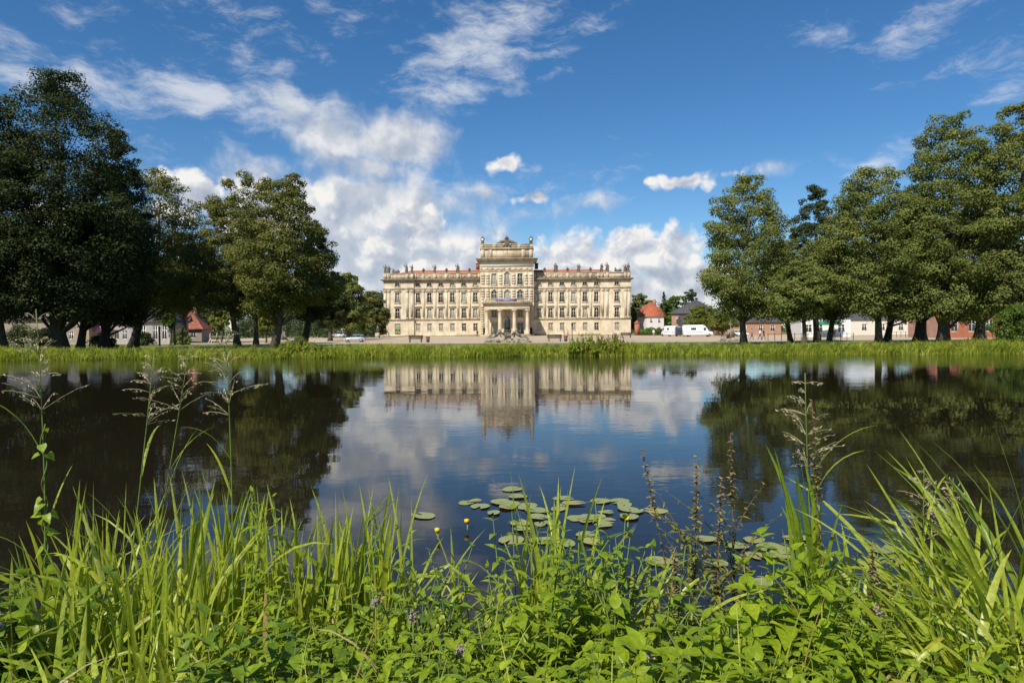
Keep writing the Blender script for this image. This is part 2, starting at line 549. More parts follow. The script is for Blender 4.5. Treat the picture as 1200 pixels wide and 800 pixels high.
# ------------------------------------------------------------------ mesh helpers
class MB:
    """collects faces and links them as one mesh object"""
    def __init__(s):
        s.V = []; s.F3 = []; s.F4 = []; s.FN = []; s.n = 0; s.mi3 = []; s.mi4 = []; s.sm = True

    def add(s, V, F, mi=0):
        V = np.asarray(V, dtype=np.float64).reshape(-1, 3)
        F = np.asarray(F, dtype=np.int64)
        if F.size:
            if F.shape[1] == 4:
                s.F4.append(F + s.n); s.mi4.append(np.full(len(F), mi))
            else:
                s.F3.append(F + s.n); s.mi3.append(np.full(len(F), mi))
        s.V.append(V)
        s.n += len(V)

    def ngon(s, pts):
        s.FN.append(list(range(s.n, s.n + len(pts))))
        s.V.append(np.asarray(pts, dtype=np.float64)); s.n += len(pts)

    def box(s, x0, x1, y0, y1, z0, z1, mi=0):
        V = [(x, y, z) for z in (z0, z1) for y in (y0, y1) for x in (x0, x1)]
        F = [(0, 2, 3, 1), (4, 5, 7, 6), (0, 1, 5, 4), (2, 6, 7, 3), (0, 4, 6, 2), (1, 3, 7, 5)]
        s.add(V, F, mi)

    def frustum(s, x0, x1, y0, y1, z0, X0, X1, Y0, Y1, z1):
        V = [(x0, y0, z0), (x1, y0, z0), (x0, y1, z0), (x1, y1, z0), (X0, Y0, z1), (X1, Y0, z1), (X0, Y1, z1), (X1, Y1, z1)]
        F = [(0, 2, 3, 1), (4, 5, 7, 6), (0, 1, 5, 4), (2, 6, 7, 3), (0, 4, 6, 2), (1, 3, 7, 5)]
        s.add(V, F)

    def lathe(s, prof, c=(0, 0, 0), seg=10, sx=1, sy=1, off=None):
        """prof: list of (radius, z)"""
        c = np.array(c)
        ang = np.linspace(0, 2 * PI, seg, endpoint=False)
        V = []
        for i, (r, z) in enumerate(prof):
            ox, oy = off[i] if off else (0, 0)
            V.append(np.stack([c[0] + ox + r * sx * np.cos(ang), c[1] + oy + r * sy * np.sin(ang), np.full(seg, c[2] + z)], 1))
        F = []
        for i in range(len(prof) - 1):
            for j in range(seg):
                k = (j + 1) % seg
                F.append((i * seg + j, i * seg + k, (i + 1) * seg + k, (i + 1) * seg + j))
        n0 = s.n
        s.add(np.concatenate(V), F)
        s.FN.append([n0 + j for j in range(seg)][::-1])
        s.FN.append([n0 + (len(prof) - 1) * seg + j for j in range(seg)])

    def tube(s, pts, rad, seg=6):
        pts = [Vector(p) for p in pts]
        n = len(pts)
        if not hasattr(rad, '__len__'):
            rad = [rad] * n
        V = []
        ref = Vector((0.31, 0.95, 0.05)).normalized()
        for i, p in enumerate(pts):
            t = (pts[min(i + 1, n - 1)] - pts[max(i - 1, 0)]).normalized()
            u = t.cross(ref)
            if u.length < 1e-3:
                u = t.cross(Vector((1, 0, 0)))
            u.normalize()
            v = t.cross(u)
            for j in range(seg):
                a = 2 * PI * j / seg
                q = p + (u * math.cos(a) + v * math.sin(a)) * rad[i]
                V.append((q.x, q.y, q.z))
        F = [(i * seg + j, i * seg + (j + 1) % seg, (i + 1) * seg + (j + 1) % seg, (i + 1) * seg + j) for i in range(n - 1) for j in range(seg)]
        n0 = s.n
        s.add(V, F)
        s.FN.append([n0 + j for j in range(seg)][::-1])
        s.FN.append([n0 + (n - 1) * seg + j for j in range(seg)])

    def ball(s, c, rx, ry=None, rz=None, seg=10, rings=6, jit=0.0):
        ry = ry or rx; rz = rz or rx
        V = [(c[0], c[1], c[2] - rz)]
        for i in range(1, rings):
            th = PI * i / rings
            for j in range(seg):
                a = 2 * PI * j / seg
                k = 1 + random.uniform(-jit, jit)
                V.append((c[0] + rx * k * math.sin(th) * math.cos(a), c[1] + ry * k * math.sin(th) * math.sin(a), c[2] - rz * k * math.cos(th)))
        V.append((c[0], c[1], c[2] + rz))
        F3 = [(0, 1 + (j + 1) % seg, 1 + j) for j in range(seg)]
        top = len(V) - 1
        b = 1 + (rings - 2) * seg
        F3 += [(top, b + j, b + (j + 1) % seg) for j in range(seg)]
        F4 = [(1 + i * seg + j, 1 + i * seg + (j + 1) % seg, 1 + (i + 1) * seg + (j + 1) % seg, 1 + (i + 1) * seg + j) for i in range(rings - 2) for j in range(seg)]
        n0 = s.n
        s.add(V, F3)
        s.F4.append(np.array(F4) + n0); s.mi4.append(np.zeros(len(F4), int))

    def mesh(s, name, mats, smooth=False):
        me = bpy.data.meshes.new(name)
        V = np.concatenate(s.V)
        f3 = np.concatenate(s.F3) if s.F3 else np.zeros((0, 3), int)
        f4 = np.concatenate(s.F4) if s.F4 else np.zeros((0, 4), int)
        loops = np.concatenate([f3.ravel(), f4.ravel()] + [np.array(f) for f in s.FN]).astype(np.int32)
        tot = np.concatenate([np.full(len(f3), 3), np.full(len(f4), 4), np.array([len(f) for f in s.FN], int)]).astype(np.int32)
        start = np.concatenate([[0], np.cumsum(tot)[:-1]]).astype(np.int32)
        me.vertices.add(len(V))
        me.vertices.foreach_set('co', V.astype(np.float32).ravel())
        me.loops.add(len(loops))
        me.loops.foreach_set('vertex_index', loops)
        me.polygons.add(len(tot))
        me.polygons.foreach_set('loop_start', start)
        me.polygons.foreach_set('loop_total', tot)
        mats = mats if isinstance(mats, (list, tuple)) else [mats]
        for m in mats:
            me.materials.append(MATS[m])
        if len(mats) > 1:
            mi = np.concatenate([np.concatenate(s.mi3) if s.mi3 else np.zeros(0), np.concatenate(s.mi4) if s.mi4 else np.zeros(0), np.zeros(len(s.FN))]).astype(np.int32)
            me.polygons.foreach_set('material_index', mi)
        if smooth:
            me.polygons.foreach_set('use_smooth', np.ones(len(tot), bool))
        me.update(calc_edges=True)
        return me

    def build(s, name, mats, parent=None, smooth=False, loc=None):
        return link(name, s.mesh(name, mats, smooth), parent, loc)


def link(name, me, parent=None, loc=None):
    o = bpy.data.objects.new(name, me)
    COL.objects.link(o)
    if parent is not None:
        o.parent = parent
    if loc is not None:
        o.location = loc
    return o


def tag(o, label=None, cat=None, group=None, kind=None):
    if label: o['label'] = label
    if cat: o['category'] = cat
    if group: o['group'] = group
    if kind: o['kind'] = kind
    return o


def thing(name, label, cat, loc=(0, 0, 0), rz=0.0, group=None):
    o = bpy.data.objects.new(name, None)
    COL.objects.link(o)
    o.empty_display_size = .2
    o.location = loc
    o.rotation_euler = (0, 0, rz)
    return tag(o, label, cat, group)


def copy_tree(o, parent=None):
    c = o.copy()
    COL.objects.link(c)
    if parent is not None:
        c.parent = parent
    for ch in list(o.children):
        copy_tree(ch, c)
    return c


def struct(o):
    o['kind'] = 'structure'
    return o


# ------------------------------------------------------------------ ground, pond, plaza
LAWN_Z = 0.30
FAR = 54.3           # far shore


def shore(x):
    return FAR + 0.8 * math.sin(x * .06 + 1) + .35 * math.sin(x * .33) + .28 * math.sin(x * 1.3 + 2 * math.sin(x * .4))


def near_z(y):
    """height of the near bank at a distance from the camera"""
    pts = [(-3000, .85), (-3, .85), (1.2, .78), (2.4, .58), (3.3, .36), (4.2, .10), (4.8, -.12), (6, -.6)]
    for (a, za), (b, zb) in zip(pts, pts[1:]):
        if y <= b:
            return za + (zb - za) * (y - a) / (b - a)
    return -.6


def near_edge(x):
    """the near shore swings forward at the sides"""
    return 0.28 * math.sin(x * 1.1 + .5) + 0.010 * x * x


def ground_z(x, y):
    zn = near_z(y - near_edge(min(max(x, -12), 12)))
    d = y - shore(x)
    if y < 25 and abs(x) < 66:
        return zn
    k = min(1, max(0, (d + .9) / 1.5))
    zf = -.6 + (LAWN_Z + .6) * (k * k * (3 - 2 * k))
    ks = min(1, max(0, (abs(x) - 66) / 3))
    return max(zf, -.6 + (LAWN_Z + .6) * ks)


def build_ground():
    xs = sorted(set([-4000, -1500, -600, -300, -150, -100, -80] + [-72 + 1.5 * i for i in range(45)] + [-6 + .3 * i for i in range(41)] + [6 + 1.5 * i for i in range(45)] + [80, 100, 150, 300, 600, 1500, 4000]))
    ys = [-3000, -600, -100, -20, -6] + [-3 + .3 * i for i in range(32)] + [8, 12, 20, 30, 45, 51] + [52 + .25 * i for i in range(20)] + [58, 62, 70, 90, 120, 180, 300, 600, 1500, 5000]
    V = [(x, y, ground_z(x, y)) for y in ys for x in xs]
    nx = len(xs)
    F = [(j * nx + i, j * nx + i + 1, (j + 1) * nx + i + 1, (j + 1) * nx + i) for j in range(len(ys) - 1) for i in range(nx - 1)]
    b = MB(); b.add(V, F)
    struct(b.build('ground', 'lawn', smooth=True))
    w = MB()
    w.add([(-70, 3, 0), (70, 3, 0), (70, 57, 0), (-70, 57, 0)], [(0, 1, 2, 3)])
    struct(w.build('water', 'pond_water'))
    # sandy square before the palace and the lane that leads off to both sides
    p = MB()
    z = LAWN_Z + .004
    out = [(-18, 93), (6, 91.5), (33, 93), (46, 97), (90, 104), (300, 118), (300, 176), (60, 190), (60, 240), (-60, 240), (-60, 190), (-300, 150), (-300, 112), (-70, 104), (-40, 98)]
    p.ngon([(x, y, z) for x, y in out])
    struct(p.build('sand_plaza', 'sand_gravel'))


build_ground()


# ------------------------------------------------------------------ palace
def holes_wall(b, x0, x1, z0, z1, y, holes, depth=.32, mi=0):
    """a wall sheet facing -y with rectangular openings and their reveals"""
    xs = sorted(set([x0, x1] + [h for o in holes for h in o[:2]]))
    zs = sorted(set([z0, z1] + [h for o in holes for h in o[2:]]))
    for i in range(len(xs) - 1):
        for j in range(len(zs) - 1):
            cx = (xs[i] + xs[i + 1]) / 2; cz = (zs[j] + zs[j + 1]) / 2
            if any(h[0] < cx < h[1] and h[2] < cz < h[3] for h in holes):
                continue
            b.add([(xs[i], y, zs[j]), (xs[i + 1], y, zs[j]), (xs[i + 1], y, zs[j + 1]), (xs[i], y, zs[j + 1])], [(0, 1, 2, 3)], mi)
    for a, c, d, e in holes:
        b.add([(a, y, d), (a, y + depth, d), (a, y + depth, e), (a, y, e)], [(0, 1, 2, 3)], mi)
        b.add([(c, y, d), (c, y, e), (c, y + depth, e), (c, y + depth, d)], [(0, 1, 2, 3)], mi)
        b.add([(a, y, e), (a, y + depth, e), (c, y + depth, e), (c, y, e)], [(0, 1, 2, 3)], mi)
        b.add([(a, y, d), (c, y, d), (c, y + depth, d), (a, y + depth, d)], [(0, 1, 2, 3)], mi)


WIN_CACHE = {}


def window_meshes(w, h, kind):
    """surround, frame, pane meshes for an opening w x h; origin = bottom centre in the wall plane"""
    key = (w, h, kind)
    if key in WIN_CACHE:
        return WIN_CACHE[key]
    s = MB()
    t = .17
    if kind != 'bare':
        s.box(-w / 2 - t, -w / 2, -.09, .05, -.02, h + t); s.box(w / 2, w / 2 + t, -.09, .05, -.02, h + t)
        s.box(-w / 2, w / 2, -.09, .05, h, h + t)
        s.box(-w / 2 - t - .1, w / 2 + t + .1, -.20, .05, -.16, -.022)
    if kind == 'cornice':
        s.box(-w / 2 - .35, w / 2 + .35, -.34, .05, h + .50, h + .66)
        s.box(-w / 2 - .25, w / 2 + .25, -.20, .05, h + .38, h + .498)
        for sx in (-1, 1):
            s.box(sx * (w / 2 + .1) - .07, sx * (w / 2 + .1) + .07, -.18, .05, h + .06, h + .44)
    if kind == 'pediment':
        n = 8
        r = w / 2 + .38
        for i in range(n):
            a0 = PI * i / n; a1 = PI * (i + 1) / n
            x0, z0 = -r * math.cos(a0), .42 * math.sin(a0); x1, z1 = -r * math.cos(a1), .42 * math.sin(a1)
            s.frustum(x0, x1, -.30, .05, h + .40 + 0 * z0, x0, x1, -.30, .05, h + .54 + max(z0, z1))
        s.box(-w / 2 - .25, w / 2 + .25, -.20, .05, h + .28, h + .398)
        for sx in (-1, 1):
            s.box(sx * (w / 2 + .1) - .07, sx * (w / 2 + .1) + .07, -.18, .05, h + .06, h + .34)
    if kind == 'arch':
        r = w / 2
        n = 10
        pts = [(-r * math.cos(PI * i / n), r * .9 * math.sin(PI * i / n)) for i in range(n + 1)]
        for (xa, za), (xb, zb) in zip(pts, pts[1:]):
            k = 1.26
            s.add([(xa, -.09, h - r * .9 + za), (xb, -.09, h - r * .9 + zb), (xb * k, -.09, h - r * .9 + zb * k), (xa * k, -.09, h - r * .9 + za * k)], [(0, 1, 2, 3)])
            # the spandrel between arch and square opening
            s.add([(xa, -.02, h - r * .9 + za), (xb, -.02, h - r * .9 + zb), (xb, -.02, h + .02), (xa, -.02, h + .02)], [(0, 1, 2, 3)])
            s.add([(xa, -.09, h - r * .9 + za), (xb, -.09, h - r * .9 + zb), (xb, .25, h - r * .9 + zb), (xa, .25, h - r * .9 + za)], [(0, 1, 2, 3)])
        s.ball((0, -.12, h + .32), .22, .12, .26, 8, 5)
    if kind == 'bare':
        s.box(-w / 2 - .08, w / 2 + .08, -.05, .05, -.12, -.004); s.box(-w / 2 - .08, w / 2 + .08, -.05, .05, h + .004, h + .1)
    f = MB()
    a = .075
    f.box(-w / 2, -w / 2 + a, .20, .29, 0, h); f.box(w / 2 - a, w / 2, .20, .29, 0, h)
    f.box(-w / 2 + a, w / 2 - a, .20, .29, 0, a); f.box(-w / 2 + a, w / 2 - a, .20, .29, h - a, h)
    f.box(-.055, .055, .19, .285, a, h - a)
    if h > 1.6:
        zt = h * .66
        f.box(-w / 2 + a, -.055, .195, .285, zt - .05, zt + .05); f.box(.055, w / 2 - a, .195, .285, zt - .05, zt + .05)
        zt = h * .33
        f.box(-w / 2 + a, -.055, .205, .28, zt - .022, zt + .022); f.box(.055, w / 2 - a, .205, .28, zt - .022, zt + .022)
    p = MB()
    p.add([(-w / 2, .262, 0), (w / 2, .262, 0), (w / 2, .262, h), (-w / 2, .262, h)], [(0, 1, 2, 3)])
    WIN_CACHE[key] = (s.mesh('window', 'trim_stone' if kind != 'arch' else 'facade_stone'), f.mesh('frame', 'window_frame_paint'), p.mesh('pane', 'window_glass'), p.mesh('pane', 'reflection_curtain_glass'))
    return WIN_CACHE[key]


def put_window(root, x, y, z, w, h, kind, pale_pane=False):
    s, f, p, q = window_meshes(w, h, kind)
    o = link('window', s, root, (x, y, z))
    link('frame', f, o)
    link('pane', q if pale_pane else p, o)
    return o


def moulding(b, x0, x1, y, z0, z1, steps, ends=True, back=None):
    """a cornice built of steps (height fraction, projection) in front of the plane y"""
    zz = z0
    for i, (k, pr) in enumerate(steps):
        h = (z1 - z0) * k
        e = pr if ends else 0
        b.box(x0 - e, x1 + e, y - pr, (back if back else y + .1), zz + .002 * (i > 0), zz + h)
        zz += h


def statue_mesh(seed, h=2.1, arm=True):
    r = random.Random(seed)
    b = MB()
    k = h / 2.1
    tw = r.uniform(-.06, .06)
    prof = [(.40, 0), (.40, .16), (.30, .17), (.33, .4), (.29, .8), (.24, 1.05), (.28, 1.3), (.31, 1.5), (.20, 1.66), (.08, 1.70), (.09, 1.76), (.135, 1.86), (.12, 1.98), (.03, 2.07)]
    off = [(tw * math.sin(z * 2.2) * 2 if z > .2 else 0, 0) for _, z in prof]
    b.lathe([(a * k, z * k) for a, z in prof], seg=9, sy=.75, off=off)
    if arm:
        s = r.choice((-1, 1))
        b.tube([(s * .22 * k, 0, 1.5 * k), (s * .45 * k, -.1, 1.35 * k), (s * .50 * k, -.25, 1.62 * k), (s * .42 * k, -.3, 1.9 * k)], [.10 * k, .08 * k, .07 * k, .05 * k], 6)
        b.tube([(-s * .22 * k, 0, 1.5 * k), (-s * .42 * k, -.05, 1.15 * k), (-s * .25 * k, -.25, .95 * k)], [.10 * k, .08 * k, .06 * k], 6)
        b.tube([(s * .2 * k, .1, 1.3 * k), (s * .35 * k, .15, .8 * k), (s * .38 * k, .1, .15 * k)], [.1 * k, .14 * k, .1 * k], 6)
    return b.mesh('statue', 'dark_statue_stone', True)


def urn_mesh(h=1.5):
    b = MB()
    k = h / 1.5
    b.lathe([(r * k, z * k) for r, z in [(.34, 0), (.34, .2), (.2, .22), (.12, .4), (.16, .5), (.38, .72), (.42, .95), (.30, 1.06), (.34, 1.12), (.24, 1.2), (.12, 1.32), (.14, 1.40), (.02, 1.5)]], seg=10)
    return b.mesh('urn', 'dark_statue_stone', True)


def build_palace():
    base = P(594.6, 393.6, 193)
    root = thing('palace', 'long cream sandstone palace with tall central block, columned portico and rooftop statues', 'palace', (base.x, 193, LAWN_Z))
    CW, PV, HW = 7.45, 26.3, 34.8
    CY, PY = -2.6, -.55            # central block and end pavilions stand forward of the wings
    DEP = 17.0
    wing_x = [9.0 + 3.245 * i for i in range(6)]
    pav_x = 30.9
    rows = [(1.48, 2.1, 'bare'), (5.05, 2.75, 'pediment'), (9.5, 2.75, 'cornice'), (14.0, 1.1, 'plain')]
    W = 1.25
    wall = MB(); rusts = {-1: MB(), 1: MB()}
    wins = []
    for s in (-1, 1):
        rust = rusts[s]
        hol_lo = []; hol_hi = []
        for i, x in enumerate(wing_x):
            for r, (z, h, kind) in enumerate(rows):
                (hol_lo if r == 0 else hol_hi).append((s * x - W / 2, s * x + W / 2, z, z + h))
                wins.append((s * x, 0, z, W, h, kind, r == 0 and not (s == -1 and i in (0, 1)) and not (s == 1 and i == 5)))
        a, c = sorted((s * CW, s * PV))
        holes_wall(rust, a, c, .0, 4.62, 0, hol_lo)
        holes_wall(wall, a, c, 4.62, 16.0, 0, hol_hi)
        hol_lo = []; hol_hi = []
        for r, (z, h, kind) in enumerate(rows):
            if r == 0 and s == -1:
                hol_lo.append((s * pav_x - .8, s * pav_x + .8, .25, 3.6))
                continue
            (hol_lo if r == 0 else hol_hi).append((s * pav_x - W / 2, s * pav_x + W / 2, z, z + h))
            wins.append((s * pav_x, PY, z, W, h, kind, r == 0))
        a, c = sorted((s * PV, s * HW))
        holes_wall(rust, a, c, .0, 4.62, PY, hol_lo)
        holes_wall(wall, a, c, 4.62, 16.0, PY, hol_hi)
        # returns
        for b, z0, z1 in ((rust, 0, 4.62), (wall, 4.62, 16.0)):
            x = s * PV
            b.add([(x, PY, z0), (x, 0, z0), (x, 0, z1), (x, PY, z1)], [(0, 1, 2, 3)])
            x = s * HW
            b.add([(x, PY, z0), (x, DEP, z0), (x, DEP, z1), (x, PY, z1)], [(0, 1, 2, 3)])
    wall.add([(-HW, DEP, 0), (HW, DEP, 0), (HW, DEP, 16), (-HW, DEP, 16)], [(0, 1, 2, 3)])
    # central block
    cx = [-3.62, 0, 3.62]
    chol = []
    for x in cx:
        chol.append((x - .8, x + .8, 9.75, 12.7)); wins.append((x, CY, 9.75, 1.6, 2.95, 'arch', False))
        top = 17.35 if x else 17.75
        chol.append((x - .7, x + .7, 14.2, top)); wins.append((x, CY, 14.2, 1.4, round(top - 14.2, 3), 'arch' if x == 0 else 'frame', False))
        chol.append((x - .75, x + .75, 5.2, 7.4)); wins.append((x, CY, 5.2, 1.5, 2.2, 'frame', False))
        chol.append((x - .85, x + .85, .35, 3.7)); wins.append((x, CY, .35, 1.7, 3.35, 'frame', False))
    holes_wall(wall, -CW, CW, 0, 21.0, CY, chol)
    for s in (-1, 1):
        wall.add([(s * CW, CY, 0), (s * CW, 6, 0), (s * CW, 6, 21), (s * CW, CY, 21)], [(0, 1, 2, 3)])
    wall.add([(-CW, 6, 15), (CW, 6, 15), (CW, 6, 21), (-CW, 6, 21)], [(0, 1, 2, 3)])
    wall.build('wall', 'facade_stone', root)
    for s in (-1, 1):
        rusts[s].build('ground_storey_wall', 'course_stone', root)
    for w in wins:
        k = {'frame': 'plain'}.get(w[5], w[5])
        put_window(root, w[0], w[1], w[2], w[3], w[4], k, w[6] or random.random() < .22)  # ground-storey panes get the painted reflection, random others a curtain
    # green door in the left end pavilion
    d = MB()
    d.box(-.78, .78, .16, .24, .0, 2.5)
    for i in (-1, 1):
        for z in (.2, 1.35):
            d.box(i * .39 - .28, i * .39 + .28, .13, .16, z, z + .95)
    dd = d.build('door', 'door_green', root, loc=(-pav_x, PY, .25))
    f = MB(); f.box(-.8, .8, .12, .26, 2.5, 2.62); f.box(-.05, .05, .15, .25, 2.62, 3.33)
    f.build('transom', 'window_frame_paint', dd)
    f = MB(); f.add([(-.8, .22, 2.62), (.8, .22, 2.62), (.8, .22, 3.35), (-.8, .22, 3.35)], [(0, 1, 2, 3)])
    f.build('pane', 'reflection_curtain_glass', dd)
    # plinth and string courses
    b = MB()
    for s in (-1, 1):
        a, c = sorted((s * CW, s * PV)); moulding(b, a, c, 0, 0, .55, [(1, .10)], False)
        moulding(b, a, c, 0, 4.45, 5.0, [(.35, .12), (.3, .26), (.35, .14)], False)
        moulding(b, a, c, 0, 13.15, 13.75, [(.3, .10), (.4, .22), (.3, .12)], False)
        a, c = sorted((s * PV, s * HW)); moulding(b, a, c, PY, 0, .55, [(1, .10)])
        moulding(b, a, c, PY, 4.45, 5.0, [(.35, .12), (.3, .26), (.35, .14)])
        moulding(b, a, c, PY, 13.15, 13.75, [(.3, .10), (.4, .22), (.3, .12)])
    moulding(b, -CW, CW, CY, 13.3, 13.85, [(.3, .12), (.4, .26), (.3, .1)])
    b.build('string_course', 'trim_stone', root)
    # pilasters with capitals
    pil = []
    for s in (-1, 1):
        for i in range(7):
            x = 9.0 + 3.245 * (i - .5)
            if i == 0: x = 7.85
            pil.append((s * min(x, 25.95), 0, .62 if i not in (0, 6) else .45))
        for x in (26.85, 28.15, 33.35, 34.35):
            pil.append((s * x, PY, .72))
    for x, y, w in pil:
        b = MB()
        b.box(x - w / 2, x + w / 2, y - .14, y + .05, 5.30, 12.3)
        b.box(x - w / 2 - .08, x + w / 2 + .08, y - .22, y + .05, 5.0, 5.298)
        b.frustum(x - w / 2, x + w / 2, y - .15, y + .05, 12.302, x - w / 2 - .16, x + w / 2 + .16, y - .30, y + .05, 12.98)
        b.box(x - w / 2 - .2, x + w / 2 + .2, y - .33, y + .05, 12.982, 13.14)
        b.build('pilaster', 'trim_stone', root)
    for s in (-1, 1):                       # banded lesenes of the central block
        for x in (6.75, 5.35, 1.82):
            b = MB()
            w = .95 if x > 2 else 1.0
            for j in range(11):
                z = 9.4 + j * .72
                if x == 1.82 and z > 17: continue
                if 13.1 < z + .5 and z < 13.9: continue
                b.box(s * x - w / 2, s * x + w / 2, CY - .16, CY + .05, z, z + .56)
            b.box(s * x - w / 2 + .04, s * x + w / 2 - .04, CY - .06, CY + .04, 9.42, 17.2 if x == 1.82 else 17.7)
            b.build('banded_pilaster', 'trim_stone', root)
        b = MB()
        for j in range(12):
            z = .6 + j * .66
            b.box(s * 6.9 - .5, s * 6.9 + .5, CY - .12, CY + .05, z, z + .52)
        b.build('quoin', 'trim_stone', root)
    # panels between the windows
    for s in (-1, 1):
        for x in wing_x + [pav_x]:
            b = MB()
            y = 0 if x < 27 else PY
            b.box(s * x - .62, s * x + .62, y - .06, y + .05, 12.55, 12.8)
            b.box(s * x - .5, s * x + .5, y - .06, y + .05, 12.802, 13.0)
            b.build('relief_panel', 'facade_stone', root)
    # main cornice of the wings
    b = MB()
    st = [(.25, .18), (.2, .34), (.35, .72), (.2, .84)]
    for s in (-1, 1):
        a, c = sorted((s * CW, s * PV)); moulding(b, a, c, 0, 15.45, 16.1, st, False)
        a, c = sorted((s * PV, s * HW)); moulding(b, a, c, PY, 15.45, 16.1, st, True)
        # dentils
        x = CW + .3
        while x < HW:
            y = 0 if x < PV else PY
            b.box(s * x - .1, s * x + .1, y - .30, y + .05, 15.28, 15.448)
            x += .42
        x = s * HW
        b.box(min(x, x + s * .8), max(x, x + s * .8), PY + .12, DEP + .6, 15.80, 16.08)
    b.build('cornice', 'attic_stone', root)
    # attic parapet of the wings
    for s in (-1, 1):
        b = MB()
        a, c = sorted((s * CW, s * PV))
        b.box(a, c, .10, .5, 16.102, 17.55); b.box(a, c, -.02, .62, 17.552, 17.78)
        a, c = sorted((s * PV, s * HW))
        b.box(a, c, PY + .10, PY + .5, 16.102, 17.55); b.box(a - .0, c + .0, PY - .05, PY + .62, 17.552, 17.78)
        x = s * HW
        b.box(*sorted((x - s * .45, x - s * .05)), PY + .5, DEP, 16.1, 17.6)
        for i in range(7):
            x = 9.0 + 3.245 * (i - .5)
            x = min(max(x, 7.8), 25.9)
            b.box(s * x - .42, s * x + .42, -.06, .1, 16.104, 17.55)
        for x in (26.75, 28.2, 33.3, 34.3):
            b.box(s * x - .42, s * x + .42, PY - .08, PY + .1, 16.104, 17.55)
        for x in wing_x:                    # sunk panels
            b.box(s * x - 1.0, s * x + 1.0, .03, .1, 16.45, 16.55); b.box(s * x - 1.0, s * x + 1.0, .03, .1, 17.1, 17.2)
            b.box(s * x - .35, s * x + .35, -.02, .1, 16.6, 17.05)
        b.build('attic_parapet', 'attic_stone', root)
    # red tiled roofs of the wings
    for s in (-1, 1):
        r = MB()
        a, c = sorted((s * (CW - 1), s * (HW - .8)))
        ia, ic = (a, c - 6) if s > 0 else (a + 6, c)
        V = [(a, .8, 17.3), (c, .8, 17.3), (c, DEP - .5, 17.3), (a, DEP - .5, 17.3), (ia, 8, 19.25), (ic, 8, 19.25)]
        r.add(V, [(0, 1, 5, 4), (2, 3, 4, 5)]); r.add(V, [(1, 2, 5), (3, 0, 4)])
        r.build('roof', 'palace_roof', root)
    # central cornice, attic and crowning
    b = MB()
    b.box(-CW - .12, CW + .12, CY - .14, CY + .02, 17.95, 18.15)
    moulding(b, -CW, CW, CY, 20.7, 21.55, [(.2, .3), (.25, .65), (.35, 1.05), (.2, 1.2)], True, back=6)
    b.build('cornice', 'attic_stone', root)
    fr = MB()
    fr.box(-CW + .06, CW - .06, CY - .07, CY + .02, 19.2, 20.66)
    fr.build('frieze', 'frieze_plaster', root)
    g = MB()
    for i in range(9):                      # garlands below the frieze
        x = -6.4 + i * 1.6
        for k in range(7):
            t = (k - 3) / 3
            g.ball((x + t * .62, CY - .08, 18.75 - .38 * (1 - t * t)), .14, .10, .15, 6, 4)
        g.box(x - .8 - .12, x - .8 + .12, CY - .14, CY + .02, 18.3, 19.1)
    g.build('garland_relief', 'attic_stone', root)
    b = MB()
    ax = CW - .15
    b.box(-ax, ax, CY + .1, 5, 21.552, 24.15)
    for x in (-6.7, -4.6, 4.6, 6.7):
        b.box(x - .5, x + .5, CY - .08, CY + .1, 21.6, 24.1)
    b.box(-ax - .22, ax + .22, CY - .22, 5.2, 24.152, 24.5)
    b.box(-ax + .1, ax - .1, CY + .2, 4.8, 24.502, 25.35)
    b.box(-ax - .05, ax + .05, CY + .05, 4.9, 25.352, 25.66)
    for x in (-6.9, -3.4, 3.4, 6.9):
        b.box(x - .42, x + .42, CY + .02, CY + .25, 24.504, 25.35)
    for i in range(40):
        x = -6.2 + i * .318
        if abs(x) > 1.7:
            b.box(x - .08, x + .08, CY + .1, CY + .2, 24.6, 25.3)
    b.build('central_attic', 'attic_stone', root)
    c = MB()                                # crowned coat-of-arms mass on top
    c.ball((0, CY + .3, 25.9), 1.0, .4, 1.15, 12, 8, .06)
    c.ball((0, CY + .3, 27.15), .62, .5, .38, 10, 6, .05)
    c.ball((0, CY + .3, 27.6), .25, .25, .25)
    for s in (-1, 1):
        c.tube([(s * .6, CY + .3, 26.4), (s * 1.4, CY + .3, 26.15), (s * 2.1, CY + .3, 25.85), (s * 2.9, CY + .3, 25.7)], [.4, .42, .34, .16], 7)
        c.ball((s * 1.5, CY + .25, 26.1), .5, .4, .5, 8, 6, .1)
        c.ball((s * .95, CY + .2, 24.9), .35, .25, .6, 8, 6, .1)
    c.build('coat_of_arms', 'dark_statue_stone', root, True)
    for s in (-1, 1):
        c = MB()
        x = s * 6.75
        c.box(x - .5, x + .5, CY + .1, CY + 1.0, 25.662, 26.1)
        c.lathe([(.45, 0), (.3, .15), (.52, .5), (.58, .95), (.46, 1.3), (.2, 1.5), (.1, 1.75), (.02, 2.0)], (x, CY + .55, 26.1), 10)
        c.build('urn', 'dark_statue_stone', root, True)
        k = MB()
        k.lathe([(.0, 0), (.36, .002), (.36, .08), (.0, .082)], (0, 0, 0), 14)
        o = k.build('clock_face', 'frieze_plaster', root, loc=(x, CY - .0, 26.75))
        o.rotation_euler = (R(90), 0, 0)
    # portico
    F = CY - 4.2
    b = MB()
    b.box(-6.6, 6.6, F - .6, CY, .0, .30); b.box(-6.3, 6.3, F - .25, CY, .302, .5)
    b.build('portico_steps', 'trim_stone', root)
    for x in (-5.55, -1.98, 1.98, 5.55):
        c = MB()
        c.box(-.62, .62, -.62, .62, 0, .25)
        c.lathe([(.60, .252), (.60, .4), (.52, .5), (.50, 2.2), (.46, 4.5), (.42, 6.1), (.44, 6.12), (.44, 6.25), (.58, 6.42)], seg=20)
        c.box(-.64, .64, -.64, .64, 6.42, 6.68)
        c.build('column', 'column_stone', root, loc=(x, F + .55, .502))
    b = MB()
